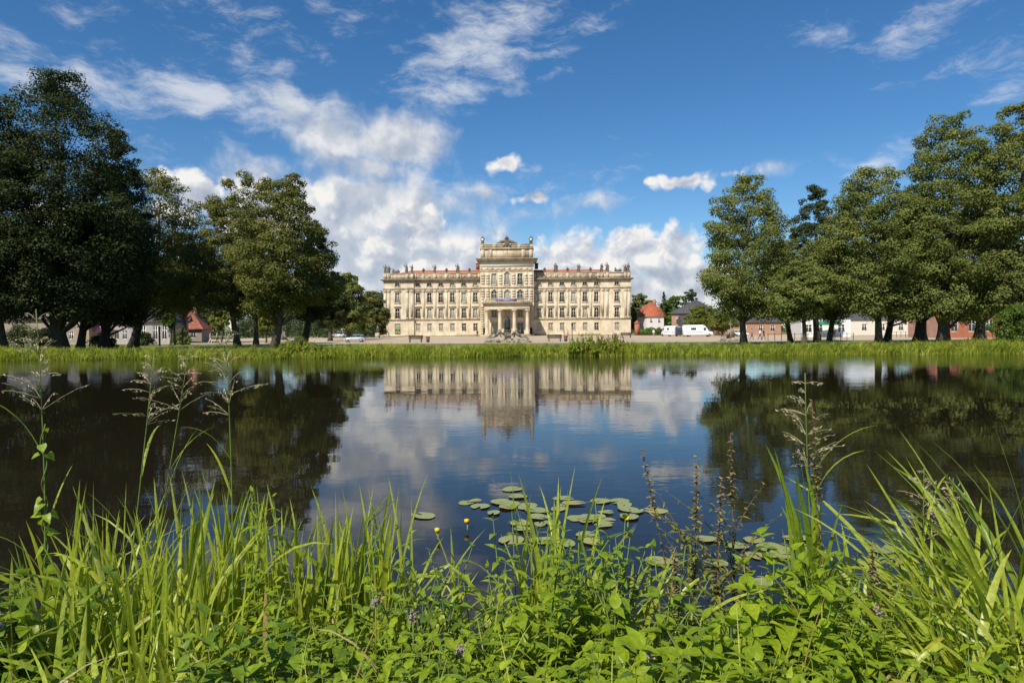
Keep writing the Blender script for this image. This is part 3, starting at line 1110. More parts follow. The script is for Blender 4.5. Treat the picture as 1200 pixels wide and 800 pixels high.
    b.box(-6.25, 6.25, F, CY - .01, 7.18, 7.9)
    b.box(-6.2, 6.2, F + .06, CY - .01, 7.902, 8.7)
    b.build('portico_entablature', 'column_stone', root)
    b = MB()
    moulding(b, -6.25, 6.25, F, 8.702, 9.3, [(.3, .2), (.4, .6), (.3, .7)], True, back=CY - .01)
    for x in (-6.0, -2.0, 2.0, 6.0):
        b.box(x - .3, x + .3, F + .1, F + .6, 9.302, 10.15)
    b.box(-6.3, 6.3, F + .15, F + .55, 10.152, 10.3)
    for i in range(38):
        x = -5.6 + i * .303
        if min(abs(x - q) for q in (-6, -2, 2, 6)) > .35:
            b.box(x - .07, x + .07, F + .28, F + .42, 9.302, 10.152)
    b.build('balcony', 'trim_stone', root)
    # rooftop figures and urns
    st = [statue_mesh(i, 2.25 + .25 * (i % 3)) for i in range(5)]
    ur = urn_mesh(1.55)
    i = 0
    for s in (-1, 1):
        for x, y, kd in ((10.62, .3, 'u'), (13.87, .3, 's'), (17.1, .3, 'u'), (20.35, .3, 's'), (23.6, .3, 'u'), (26.75, PY + .3, 's'), (28.3, PY + .3, 's'), (33.3, PY + .3, 's'), (34.25, PY + .3, 's'), (34.25, 5, 's')):
            i += 1
            if kd == 'u':
                link('urn', ur, root, (s * x, y, 17.782))
            else:
                o = link('statue', st[i % 5], root, (s * x, y, 17.782))
                o.rotation_euler = (0, 0, random.uniform(-.6, .6))
        g = MB()                            # low reclining group near each corner
        g.ball((0, 0, .35), 1.2, .5, .36, 9, 6, .15); g.ball((-.7, 0, .7), .32, .3, .42, 8, 6, .1); g.ball((.55, 0, .62), .42, .32, .35, 8, 6, .1); g.ball((-.75, 0, 1.2), .17)
        g.build('reclining_figure', 'dark_statue_stone', root, True, (s * 31.3, PY + .3, 17.782))
        c = MB(); c.box(-.5, .5, -.4, .4, 0, 1.6); c.box(-.6, .6, -.5, .5, 1.6, 1.78)
        c.build('chimney', 'roof_tile_brown', root, loc=(s * 8.6, 7.5, 19.4))
    # small lamp boxes by the portico
    # purple banner along the balcony
    bn = thing('banner', 'long purple-blue banner with pale bands hung along the portico balcony', 'banner', (base.x, 193 + F - .02, LAWN_Z + 9.55))
    b = MB(); b.box(-2.9, 2.6, -.03, .12, 0, .62)
    b.build('cloth', 'banner_blue', bn)
    b = MB(); b.box(-1.25, 2.1, -.034, -.03, .33, .47); b.box(-2.6, -1.6, -.034, -.03, .18, .28); b.box(-.9, 1.3, -.034, -.03, .12, .2)
    b.build('pale_band', 'banner_pale', bn)
    return base


PAL = build_palace()


# ------------------------------------------------------------------ trees
def crown_leaves(clumps, leaf, per, seed, flat=.62):
    """leaf-sized faces on the outside of many leaf clumps; clumps: array (n,4) x y z r"""
    g = np.random.default_rng(seed)
    n = len(clumps)
    area = (clumps[:, 3] / clumps[:, 3].mean()) ** 2
    cnt = np.maximum(6, (per * area).astype(int))
    idx = np.repeat(np.arange(n), cnt)
    K = len(idx)
    d = g.normal(size=(K, 3))
    d[:, 2] = d[:, 2] * .8 + .35
    d /= np.linalg.norm(d, axis=1)[:, None]
    r = clumps[idx, 3] * (0.55 + .5 * g.random(K) ** .6)
    sc = np.array([1, 1, flat])
    # tufts at the edge of each clump break up its outline
    pos = clumps[idx, :3] + d * r[:, None] * sc + g.normal(size=(K, 3)) * .10 * clumps[idx, 3][:, None]
    nrm = d + g.normal(size=(K, 3)) * .30
    nrm[:, 2] += .25
    nrm /= np.linalg.norm(nrm, axis=1)[:, None]
    t = np.cross(nrm, g.normal(size=(K, 3)))
    t /= np.linalg.norm(t, axis=1)[:, None] + 1e-9
    u = np.cross(nrm, t)
    s = leaf * (.65 + .7 * g.random(K))
    a = pos - t * s[:, None] * .55
    b = pos + u * s[:, None] * .36
    c = pos + t * s[:, None] * .55 - nrm * s[:, None] * .12
    e = pos - u * s[:, None] * .36
    V = np.stack([a, b, c, e], 1).reshape(-1, 3)
    F = np.arange(K * 4).reshape(K, 4)
    return V, F


def make_tree(name, label, px, top, width, D, trunk_px=None, trunk_w=.8, bottom=374, mat='linden_leaf', bark='bark', seed=1, n=230, per=150, leaf=.185, peak=.34, lobes=.2, lean=0.0,
              group=None, cat='tree', power=2.1, extra=(), gaps=0.0):
    rs = np.random.default_rng(seed)
    base = P(trunk_px if trunk_px else px, 399, D)
    bx, by = base.x, D
    topz = P(px, top, D).z - LAWN_Z
    botz = max(1.2, P(px, bottom, D).z - LAWN_Z)
    ctr = P(px, 399, D).x - bx
    Wd = width * D / 800 / 2
    root = thing(name, label, cat, (bx, by, LAWN_Z), 0, group)
    H = topz - botz
    ph = rs.random(6) * 6.28
    C = []
    R0 = .135 * Wd + .35
    n = int(n * 1.45)
    tries = 0
    while len(C) < n and tries < n * 40:
        tries += 1
        t = rs.random()
        if t < peak:
            rr = (.55 + .45 * (t / peak) ** .7)
        else:
            rr = max(.04, 1 - ((t - peak) / (1 - peak)) ** power) ** .75
        a = rs.random() * 2 * PI
        lob = 1 + lobes * (math.sin(2 * a + ph[0] + 3 * t) * .5 + math.sin(3 * a + ph[1] - 5 * t) * .4 + math.sin(5 * a + ph[2] + 9 * t) * .35 + .45 * math.sin(t * 15 + ph[3] + a))
        q = rs.random() ** .42
        rad = Wd * rr * lob
        if rs.random() > .18 + .82 * rr:
            continue
        x = math.cos(a) * rad * q
        y = math.sin(a) * rad * q
        z = botz + t * H * (1 + .05 * math.sin(3 * a + ph[4]))
        r = R0 * (.6 + .75 * rs.random()) * (1 - .35 * t)
        z = min(z, topz - r * .55)
        if t < .25:
            z += 1.6 * (.5 + .5 * math.sin(2 * a + ph[5] + x * .9)) * (1 - t / .25)
        dens = math.sin(x * 1.3 / Wd * 3 + ph[5]) * math.sin(z * 9 / H + ph[1]) * math.sin(y * 3 / Wd + ph[2])
        if gaps and dens > 1 - gaps:
            continue
        C.append((ctr + x + lean * t * Wd, y, z, r))
    for (ex, ey, er) in extra:              # boughs that the outline of this tree shows: picture offsets from the crown
        p = P(ex, ey, D)
        for _ in range(6):
            o = rs.normal(size=3) * er * D / 800 * .45
            C.append((p.x - bx + o[0], o[1], p.z - LAWN_Z + o[2], er * D / 800 * (.4 + .3 * rs.random())))
    C = np.array(C)
    V, F = crown_leaves(C, leaf, per, seed + 1)
    b = MB(); b.add(V, F)
    b.build('crown', mat, root)
    # trunk and limbs
    tb = MB()
    r0 = trunk_w / 2
    hh = botz + H * .72
    pts = []; rad = []
    wob = rs.normal(size=2) * .25
    for i in range(12):
        t = i / 11
        pts.append((ctr * min(1, t * 1.3) + wob[0] * math.sin(t * 4), wob[1] * math.sin(t * 3), -.15 + hh * t))
        rad.append(r0 * (1 + .55 * math.exp(-t * 22)) * (1 - .82 * t) + .03)
    tb.tube(pts, rad, 12)
    order = rs.permutation(len(C))[:26]
    for k in order:
        c = C[k]
        t0 = min(.92, max((botz + .3) / hh, (c[2] - .35 * H * (.4 + rs.random() * .5)) / hh))
        i = t0 * 11
        p0 = Vector(pts[int(i)])
        e = Vector(c[:3])
        mid = p0.lerp(e, .5) + Vector((0, 0, -.06 * (e - p0).length))
        rr = max(.05, r0 * .42 * (1 - t0))
        tb.tube([p0, p0.lerp(mid, .5), mid, mid.lerp(e, .6), e], [rr, rr * .8, rr * .6, rr * .35, .02], 6)
    tb.build('trunk', bark, root, True)
    return root


TREES = [
    # name, label, px, top, width, D, kw
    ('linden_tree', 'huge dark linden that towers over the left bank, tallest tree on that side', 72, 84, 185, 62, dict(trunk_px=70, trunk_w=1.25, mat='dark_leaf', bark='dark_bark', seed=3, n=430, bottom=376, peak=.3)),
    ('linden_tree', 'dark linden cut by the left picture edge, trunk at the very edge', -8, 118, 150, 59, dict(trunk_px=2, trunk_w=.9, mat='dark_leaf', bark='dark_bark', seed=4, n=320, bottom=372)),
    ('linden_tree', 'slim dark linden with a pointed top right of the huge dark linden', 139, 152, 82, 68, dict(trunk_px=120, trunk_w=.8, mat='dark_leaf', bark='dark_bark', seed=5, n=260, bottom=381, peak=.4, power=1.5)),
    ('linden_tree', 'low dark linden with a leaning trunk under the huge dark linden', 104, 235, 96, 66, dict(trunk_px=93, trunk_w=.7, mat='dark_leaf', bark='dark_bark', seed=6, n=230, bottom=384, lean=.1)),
    ('oak_tree', 'open branched olive green tree with sky gaps between the two left tree groups', 188, 198, 112, 76, dict(trunk_px=155, trunk_w=.9, mat='olive_leaf', bark='dark_bark', seed=7, n=220, bottom=374, gaps=.45, per=120, extra=((222, 262, 20), (232, 288, 16), (212, 300, 18), (165, 215, 16)))),
    ('linden_tree', 'olive green tree on the left of the middle group with a ragged crown', 272, 212, 88, 76, dict(trunk_px=279, trunk_w=.65, mat='olive_leaf', seed=8, n=200, bottom=368, extra=((246, 248, 14), (290, 214, 13), (300, 222, 12)))),
    ('linden_tree', 'broad olive green tree with straight pale trunk in the middle group left of the palace', 335, 212, 112, 68, dict(trunk_px=321, trunk_w=.78, mat='olive_leaf', seed=9, n=270, bottom=372, extra=((350, 214, 12), (306, 222, 14), (343, 208, 8)))),
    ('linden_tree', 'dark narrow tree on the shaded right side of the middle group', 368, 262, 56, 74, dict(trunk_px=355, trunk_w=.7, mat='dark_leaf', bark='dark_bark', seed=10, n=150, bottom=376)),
    ('chestnut_tree', 'rounded green tree just left of the palace, behind the silver car', 408, 317, 48, 140, dict(trunk_px=409, trunk_w=.9, mat='linden_leaf', seed=11, n=150, bottom=386, leaf=.32, per=110)),
    ('chestnut_tree', 'pale olive tree touching the left corner of the palace', 436, 341, 40, 178, dict(trunk_px=436, trunk_w=.9, mat='olive_leaf', seed=12, n=120, bottom=389, leaf=.38, per=90)),
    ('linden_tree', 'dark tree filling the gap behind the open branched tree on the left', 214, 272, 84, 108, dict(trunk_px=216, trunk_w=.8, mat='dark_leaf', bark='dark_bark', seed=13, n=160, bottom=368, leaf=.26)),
    ('linden_tree', 'olive tree with low skirts between the two trunks of the middle group', 296, 262, 66, 92, dict(trunk_px=300, trunk_w=.6, mat='olive_leaf', seed=14, n=160, bottom=374, leaf=.24)),
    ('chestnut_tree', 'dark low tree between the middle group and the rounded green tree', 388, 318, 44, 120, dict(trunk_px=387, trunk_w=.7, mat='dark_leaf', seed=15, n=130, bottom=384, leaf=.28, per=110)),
    # right side
    ('linden_tree', 'first tall linden right of the camper van with a leaning left outline', 876, 206, 108, 74, dict(trunk_px=872, trunk_w=.62, seed=21, n=270, bottom=374, peak=.28)),
    ('linden_tree', 'small linden standing in front of the first tall linden on the right', 938, 306, 72, 66, dict(trunk_px=943, trunk_w=.42, seed=22, n=130, bottom=376, peak=.4)),
    ('linden_tree', 'dark linden peeping up between the first and second tall lindens on the right', 955, 217, 66, 86, dict(trunk_px=958, trunk_w=.7, mat='dark_leaf', seed=23, n=190, bottom=374)),
    ('linden_tree', 'broad linden with dome-shaped crown in the middle of the right group', 1021, 197, 122, 66, dict(trunk_px=1030, trunk_w=.62, seed=24, n=290, bottom=374, peak=.36)),
    ('linden_tree', 'slender linden trunk beside the dome-shaped linden on its left', 988, 262, 74, 72, dict(trunk_px=971, trunk_w=.55, seed=25, n=150, bottom=374)),
    ('linden_tree', 'tall linden with thick flared trunk and blunt top in the right group', 1112, 135, 118, 64, dict(trunk_px=1105, trunk_w=1.0, seed=26, n=320, bottom=377, peak=.42, power=2.8)),
    ('linden_tree', 'tall linden cut by the right picture edge, tallest of the right group', 1196, 122, 118, 61, dict(trunk_px=1197, trunk_w=1.0, seed=27, n=290, bottom=378, peak=.42, power=2.6)),
    ('linden_tree', 'shady linden with dark trunk behind the dome-shaped linden', 1066, 250, 88, 78, dict(trunk_px=1039, trunk_w=.72, mat='dark_leaf', bark='dark_bark', seed=28, n=190, bottom=378)),
    ('linden_tree', 'linden with paired grey trunk behind the flared trunk linden', 1085, 230, 80, 84, dict(trunk_px=1078, trunk_w=1.3, seed=29, n=170, bottom=378)),
    ('linden_tree', 'linden with thick dark trunk in front of the orange brick villa', 1150, 220, 90, 80, dict(trunk_px=1147, trunk_w=1.1, seed=30, n=190, bottom=378)),
    ('linden_tree', 'low linden with thin trunk at the left end of the right tree group', 918, 280, 58, 82, dict(trunk_px=927, trunk_w=.55, seed=31, n=140, bottom=376)),
    ('maple_tree', 'yellow-green young maple between the white house and the camper van', 822, 358, 38, 172, dict(trunk_px=822, trunk_w=.4, mat='yellow_leaf', seed=32, n=90, bottom=386, leaf=.32, per=90)),
    ('maple_tree', 'bright yellow-green low maple beside the first tall linden', 846, 366, 34, 150, dict(trunk_px=846, trunk_w=.35, mat='yellow_leaf', seed=33, n=80, bottom=387, leaf=.3, per=90)),
    ('maple_tree', 'fresh green round tree behind the white house with the red roof', 791, 347, 36, 205, dict(trunk_px=790, trunk_w=.6, mat='fresh_leaf', seed=34, n=90, bottom=384, leaf=.42, per=90)),
    ('ash_tree', 'grey-green tree rising behind the brick building with the slate roof', 808, 339, 30, 245, dict(trunk_px=808, trunk_w=.6, mat='wood_leaf', seed=35, n=80, bottom=380, leaf=.5, per=80)),
    ('beech_tree', 'dark green tree at the right corner of the palace', 749, 344, 36, 215, dict(trunk_px=748, trunk_w=.7, mat='linden_leaf', seed=36, n=100, bottom=390, leaf=.45, per=90)),
    ('maple_tree', 'yellow-green sapling by the red-roofed house under the left trees', 258, 362, 20, 100, dict(trunk_px=258, trunk_w=.25, mat='yellow_leaf', seed=37, n=50, bottom=388, leaf=.24, per=70)),
    ('maple_tree', 'yellow-green sapling seen between the trunks of the middle group', 312, 366, 20, 105, dict(trunk_px=312, trunk_w=.25, mat='yellow_leaf', seed=38, n=50, bottom=390, leaf=.24, per=70)),
    ('maple_tree', 'slim pale green sapling beside the shaded white villa under the left trees', 199, 360, 12, 84, dict(trunk_px=199, trunk_w=.2, mat='fresh_leaf', seed=39, n=36, bottom=388, leaf=.2, per=60)),
]
for name, label, px, top, width, D, kw in TREES:
    make_tree(name, label, px, top, width, D, **kw)


def conifer():
    D = 235
    b0 = P(778, 399, D)
    root = thing('spruce_tree', 'dark pointed spruce behind the red-roofed white house', 'tree', (b0.x, D, LAWN_Z))
    H = P(778, 341, D).z - LAWN_Z
    C = []
    for i in range(110):
        t = random.random() ** .8
        r = (1 - t) * 2.6 + .12
        a = random.random() * 6.28
        C.append((math.cos(a) * r * .7, math.sin(a) * r * .7, H * (.15 + .83 * t), .34 * r + .2))
    V, F = crown_leaves(np.array(C), .34, 45, 5, .3)
    b = MB(); b.add(V, F); b.build('crown', 'conifer_leaf', root)
    t = MB(); t.tube([(0, 0, -.1), (0, 0, H * .98)], [.3, .04], 8); t.build('trunk', 'bark', root)


conifer()


def woodland():
    """far woods behind palace and houses: one mass"""
    C = []
    for i in range(520):
        px = random.uniform(-140, 1360)
        if 452 < px < 735:
            continue
        D = random.uniform(255, 330)
        hpx = 52 if px < 300 else (50 if px < 460 else 33)
        if 735 < px < 830: hpx = 40
        hpx *= random.uniform(.55, 1.05)
        p = P(px, 392 - hpx, D)
        x = p.x; ztop = p.z
        k = 0
        while ztop > LAWN_Z + 1 and k < 4:
            r = random.uniform(2.0, 3.6)
            C.append((x + random.uniform(-2, 2), D + random.uniform(-2, 2), ztop - r * .6, r))
            ztop -= random.uniform(2.5, 4.5); k += 1
    V, F = crown_leaves(np.array(C), .75, 85, 77, .75)
    b = MB(); b.add(V, F)
    tag(b.build('woodland', 'wood_leaf'), 'dense dark green woods far behind the palace and houses', 'woods', kind='stuff')
    # nearer shady woodland behind the left trees
    C = []
    for i in range(330):
        px = random.uniform(-60, 250)
        D = random.uniform(150, 185)
        hpx = (92 if 165 < px < 245 else 60) * random.uniform(.45, 1.0)
        if px > 225: hpx *= .7
        p = P(px, 392 - hpx, D)
        ztop = p.z
        k = 0
        while ztop > LAWN_Z + 4 and k < 5:
            r = random.uniform(1.4, 2.4)
            C.append((p.x + random.uniform(-1.5, 1.5), D, ztop - r * .6, r))
            ztop -= random.uniform(2, 3.2); k += 1
    V, F = crown_leaves(np.array(C), .5, 75, 78, .75)
    b = MB(); b.add(V, F)
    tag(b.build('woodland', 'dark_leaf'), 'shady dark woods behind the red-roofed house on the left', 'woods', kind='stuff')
    C = []
    for i in range(90):
        px = random.uniform(275, 440)
        D = random.uniform(165, 215)
        hpx = 34 * random.uniform(.3, 1.0)
        p = P(px, 392 - hpx, D)
        ztop = p.z
        k = 0
        while ztop > LAWN_Z + .6 and k < 4:
            r = random.uniform(1.2, 2.0)
            C.append((p.x + random.uniform(-1.5, 1.5), D, ztop - r * .6, r))
            ztop -= random.uniform(1.6, 2.4); k += 1
    V, F = crown_leaves(np.array(C), .42, 70, 79, .75)
    b = MB(); b.add(V, F)
    tag(b.build('woodland', 'wood_leaf'), 'low woods closing the square left of the palace', 'woods', kind='stuff')


woodland()


def shrub(name, label, cat, px, top, bottom, width, D, mat, seed, leaf=.12, n=60, per=110, z0=LAWN_Z):
    rs = np.random.default_rng(seed)
    b0 = P(px, 399, D)
    root = thing(name, label, cat, (b0.x, D, z0))
    H = P(px, top, D).z - z0
    W = width * D / 800 / 2
    C = []
    for i in range(n):
        a = rs.random() * 6.28
        t = rs.random()
        r = W * math.sqrt(max(.05, 1 - t ** 2.2)) * rs.random() ** .45
        C.append((math.cos(a) * r, math.sin(a) * r * .8, H * (.06 + .88 * t), (.16 + .12 * rs.random()) * min(W, H) + .05))
    V, F = crown_leaves(np.array(C), leaf, per, seed, .8)
    b = MB(); b.add(V, F); b.build('foliage', mat, root)
    s = MB()
    for i in range(9):
        c = C[i]
        s.tube([(c[0] * .15, c[1] * .15, -.1), (c[0] * .6, c[1] * .6, c[2] * .6), c[:3]], [.05, .03, .012], 5)
    s.build('stem', 'stem_brown', root)
    return root


shrub('willow_shrub', 'round pale green willow shrub at the right picture edge on the far bank', 'shrub', 1192, 358, 398, 58, 57.5, 'fresh_leaf', 51, .13, 110, 150)


def weed_stand(label, px, top, width, D, seed, mat, tip):
    """many upright leafy stems, ragged on top, thinning out at the sides"""
    rs = np.random.default_rng(seed)
    b0 = P(px, 399, D)
    z0 = ground_z(b0.x, D)
    root = thing('weed_stand', label, 'weeds', (b0.x, D, z0))
    H = P(px, top, D).z - z0
    W = width * D / 800 / 2
    st = MB(); C = []; T = []
    for i in range(75):
        u = rs.uniform(-1, 1)
        x = max(-1.2, min(1.2, u)) * W; y = rs.normal() * .35
        h = H * (1 - .5 * abs(u) ** 2.5) * (.45 + .55 * rs.random())
        lx = rs.normal() * .08
        st.tube([(x, y, -.1), (x + lx * .4, y, h * .6), (x + lx, y, h)], [.012, .009, .004], 4)
        for k in range(6):
            t = .2 + .7 * rs.random()
            C.append((x + lx * t + rs.normal() * .06, y + rs.normal() * .06, h * t, .04 + .07 * rs.random() * (1.1 - t)))
        for k in range(3):
            T.append((x + lx, y, h * (.86 + .15 * rs.random()), .04 + .03 * rs.random()))
    st.build('stem', 'stem_green', root)
    V, F = crown_leaves(np.array(C), .085, 26, seed, 1.3)
    b = MB(); b.add(V, F); b.build('foliage', mat, root)
    V, F = crown_leaves(np.array(T), .04, 22, seed + 1, 2.2)
    b = MB(); b.add(V, F); b.build('seed_head', tip, root)


weed_stand('tall loose stand of green weeds on the far bank before the right palace wing', 688, 389, 46, 55.6, 52, 'bank_grass', 'bank_grass')
weed_stand('tall rusty-tipped stand of weeds on the far bank before the right palace wing', 714, 388, 40, 55.3, 53, 'bank_grass', 'rusty_seed')
weed_stand('low loose stand of weeds on the far bank below the rounded green tree', 352, 398, 60, 55.2, 60, 'bank_grass', 'bank_grass')
weed_stand('low weed stand on the far bank before the orange brick villa', 1140, 395, 46, 55.4, 63, 'bank_grass', 'rusty_seed')
shrub('weed_bush', 'low dark weed clump on the far bank under the middle trees', 'bush', 350, 396, 402, 40, 57.0, 'linden_leaf', 54, .1, 50, 90)
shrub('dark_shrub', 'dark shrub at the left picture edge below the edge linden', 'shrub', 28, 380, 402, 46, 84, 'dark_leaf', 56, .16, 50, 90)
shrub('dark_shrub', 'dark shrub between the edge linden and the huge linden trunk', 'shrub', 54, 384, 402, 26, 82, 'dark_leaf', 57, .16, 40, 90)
shrub('dark_shrub', 'dark shrub before the shaded white villa', 'shrub', 170, 390, 402, 26, 90, 'dark_leaf', 58, .16, 40, 90)
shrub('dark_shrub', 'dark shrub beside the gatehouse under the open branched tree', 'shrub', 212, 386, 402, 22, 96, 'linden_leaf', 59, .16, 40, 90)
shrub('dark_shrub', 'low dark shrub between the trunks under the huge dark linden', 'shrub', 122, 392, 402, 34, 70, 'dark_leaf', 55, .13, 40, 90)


# ------------------------------------------------------------------ far bank grass
def grass_blades(pos, h, w, seed, lean=.35):
    g = np.random.default_rng(seed)
    K = len(pos)
    a = g.random(K) * 2 * PI
    ld = np.stack([np.cos(a), np.sin(a), np.zeros(K)], 1)
    side = np.stack([-np.sin(a + g.normal(size=K) * .8), np.cos(a), np.zeros(K)], 1)
    side[:, 1] *= .5
    side /= np.linalg.norm(side, axis=1)[:, None]
    le = (lean * (.2 + g.random(K)))[:, None] * h[:, None]
    up = np.array([0, 0, 1.0])
    p0 = pos; p1 = pos + up * h[:, None] * .55 + ld * le * .3; p2 = pos + up * h[:, None] + ld * le
    ww = w[:, None]
    V = np.stack([p0 - side * ww, p0 + side * ww, p1 - side * ww * .9, p1 + side * ww * .9, p2], 1).reshape(-1, 3)
    o = np.arange(K)[:, None] * 5
    F4 = o + np.array([0, 1, 3, 2])
    F3 = o + np.array([2, 3, 4])
    return V, F4, F3


def far_bank():
    g = np.random.default_rng(5)
    K = 95000
    x = g.uniform(-48, 48, K)
    sh = np.array([shore(v) for v in x])
    d = g.random(K) ** 1.25 * 4.2 - .25
    y = sh + d
    z = np.array([ground_z(a, b) for a, b in zip(x, y)])
    z = np.maximum(z, -.05)
    cl = (.5 + .5 * np.sin(x * .9 + np.sin(x * .31) * 2) * np.sin(x * 2.3 + 1.3 * y)) * (.5 + .5 * np.sin(x * .37 + 2 + np.sin(x * .11) * 3))
    tuft = np.sin(x * 7.1 + 2 * np.sin(y * 3.1)) * np.sin(y * 5.3 + x * 1.7)
    h = (.16 + .40 * g.random(K) ** 1.6 + .48 * cl + .16 * tuft) * np.clip(1.15 - d * .10, .4, 1.2)
    tall = g.random(K) < .02
    h = np.where(tall, h * 1.45, h)
    w = .012 + .016 * g.random(K)
    V, F4, F3 = grass_blades(np.stack([x, y, z], 1), h, w, 6, .75)
    b = MB(); b.add(V, F4); b.F3.append(F3); b.mi3.append(np.zeros(len(F3)))
    tag(b.build('bank_grass', 'bank_grass'), 'strip of tall yellow-green grass and reeds along the far shore', 'grass', kind='stuff')
    C = []
    for i in range(760):
        xx = random.uniform(-46, 46)
        yy = shore(xx) + random.uniform(-.1, 2.6)
        C.append((xx, yy, max(0, ground_z(xx, yy)) + random.uniform(.12, .62), random.uniform(.10, .26)))
    V, F = crown_leaves(np.array(C), .075, 46, 61, 1.1)
    b = MB(); b.add(V, F)
    tag(b.build('bank_weeds', 'linden_leaf'), 'darker leafy weeds scattered through the far shore grass', 'weeds', kind='stuff')
    # short turf behind it
    K = 30000
    x = g.uniform(-60, 60, K); y = g.uniform(57.5, 72, K)
    pos = np.stack([x, y, np.full(K, LAWN_Z - .01)], 1)
    V, F4, F3 = grass_blades(pos, .08 + .12 * g.random(K), np.full(K, .02), 8, .6)
    b = MB(); b.add(V, F4); b.F3.append(F3); b.mi3.append(np.zeros(len(F3)))
    tag(b.build('lawn_grass', 'bank_grass'), 'short mown grass of the lawn behind the far bank', 'grass', kind='stuff')


far_bank()


# ------------------------------------------------------------------ houses
def house(name, label, cat, px, D, w, d, h, roof_h, wall_m, roof_m, wins, rz=0.0, hip=True, over=.35, dormer=None, chimney=None, z=LAWN_Z, mansard=False, gable_front=False):
    """a house whose front faces the pond; wins: (x, z, w, h) on the front"""
    b0 = P(px, 399, D)
    root = thing(name, label, cat, (b0.x, D, z), rz)
    b = MB()
    holes_wall(b, -w / 2, w / 2, 0, h, 0, [(x - ww / 2, x + ww / 2, zz, zz + hh) for x, zz, ww, hh in wins], .18)
    b.add([(-w / 2, 0, 0), (-w / 2, d, 0), (-w / 2, d, h), (-w / 2, 0, h)], [(0, 1, 2, 3)])
    b.add([(w / 2, 0, 0), (w / 2, 0, h), (w / 2, d, h), (w / 2, d, 0)], [(0, 1, 2, 3)])
    b.add([(-w / 2, d, 0), (w / 2, d, 0), (w / 2, d, h), (-w / 2, d, h)], [(0, 1, 2, 3)])
    if not hip:
        if gable_front:
            for y in (0, d):
                b.add([(-w / 2, y, h), (w / 2, y, h), (0, y, h + roof_h)], [(0, 1, 2)])
        else:
            for x in (-w / 2, w / 2):
                b.add([(x, 0, h), (x, d, h), (x, d / 2, h + roof_h)], [(0, 1, 2)])
    b.build('wall', wall_m, root)
    r = MB()
    o = over
    x0, x1, y0, y1 = -w / 2 - o, w / 2 + o, -o, d + o
    if mansard:
        k = .55; e = .18 * min(w, d)
        V = [(x0, y0, h), (x1, y0, h), (x1, y1, h), (x0, y1, h), (x0 + e, y0 + e, h + roof_h * k), (x1 - e, y0 + e, h + roof_h * k), (x1 - e, y1 - e, h + roof_h * k), (x0 + e, y1 - e, h + roof_h * k)]
        cx = max(0, (w - d) / 2) * .6
        V += [(-cx - .3, d / 2, h + roof_h), (cx + .3, d / 2, h + roof_h)]
        r.add(V, [(0, 1, 5, 4), (1, 2, 6, 5), (2, 3, 7, 6), (3, 0, 4, 7), (4, 5, 9, 8), (6, 7, 8, 9)]); r.add(V, [(5, 6, 9), (7, 4, 8)])
    elif gable_front:
        V = [(x0, y0, h - .2), (x0, y1, h - .2), (0, y0, h + roof_h + .12), (0, y1, h + roof_h + .12), (x1, y0, h - .2), (x1, y1, h - .2)]
        V += [(a, bb, c - .16) for a, bb, c in V]
        r.add(V, [(0, 2, 3, 1), (2, 4, 5, 3), (6, 7, 9, 8), (8, 9, 11, 10), (0, 6, 8, 2), (2, 8, 10, 4)])
    else:
        e = min(w, d) / 2 + o if hip else 0
        V = [(x0, y0, h), (x1, y0, h), (x1, y1, h), (x0, y1, h), (x0 + e * .9, d / 2, h + roof_h), (x1 - e * .9, d / 2, h + roof_h)]
        r.add(V, [(0, 1, 5, 4), (2, 3, 4, 5)]); r.add(V, [(1, 2, 5), (3, 0, 4)])
        r.box(x0, x1, y0, y1, h - .22, h - .002)
    ro = r.build('roof', roof_m, root)
    if chimney:
        for cx in chimney:
            c = MB(); c.box(cx - .35, cx + .35, d / 2 - .35, d / 2 + .35, h + roof_h * .6, h + roof_h + .9); c.build('chimney', 'pale_brick', ro)
    if dormer:
        for dx, dz, dw, dh in dormer:
            dm = MB()
            y = -o + (dz - h) / max(.1, roof_h) * (d / 2 + o)
            dm.box(dx - dw / 2, dx + dw / 2, y, y + 2.2, dz, dz + dh)
            do = dm.build('dormer', 'cream_plaster', root)
            dr = MB(); dr.frustum(dx - dw / 2 - .2, dx + dw / 2 + .2, y - .25, y + 2.6, dz + dh, dx - dw * .28, dx + dw * .28, y + .1, y + 2.6, dz + dh + .6); dr.build('dormer_roof', roof_m, do)
            dp = MB(); dp.box(dx - dw * .32, dx + dw * .32, y - .03, y + .02, dz + .15, dz + dh - .12); dp.build('pane', 'window_glass', do)
    for x, zz, ww, hh in wins:
        fr = MB()
        a = .09
        fr.box(-ww / 2, -ww / 2 + a, .06, .14, 0, hh); fr.box(ww / 2 - a, ww / 2, .06, .14, 0, hh)
        fr.box(-ww / 2 + a, ww / 2 - a, .06, .14, 0, a); fr.box(-ww / 2 + a, ww / 2 - a, .06, .14, hh - a, hh)
        fr.box(-.04, .04, .06, .14, a, hh - a)
        fr.box(-ww / 2 + a, -.04, .07, .14, hh * .64, hh * .64 + .08); fr.box(.04, ww / 2 - a, .07, .14, hh * .64, hh * .64 + .08)
        wo = fr.build('window', 'white_paint', root, loc=(x, 0, zz))
        p = MB(); p.add([(-ww / 2, .12, 0), (ww / 2, .12, 0), (ww / 2, .12, hh), (-ww / 2, .12, hh)], [(0, 1, 2, 3)])
        p.build('pane', 'window_glass', wo)
    return root


def grid_wins(xs, zs, w, h):
    return [(x, z, w, h) for z in zs for x in xs]


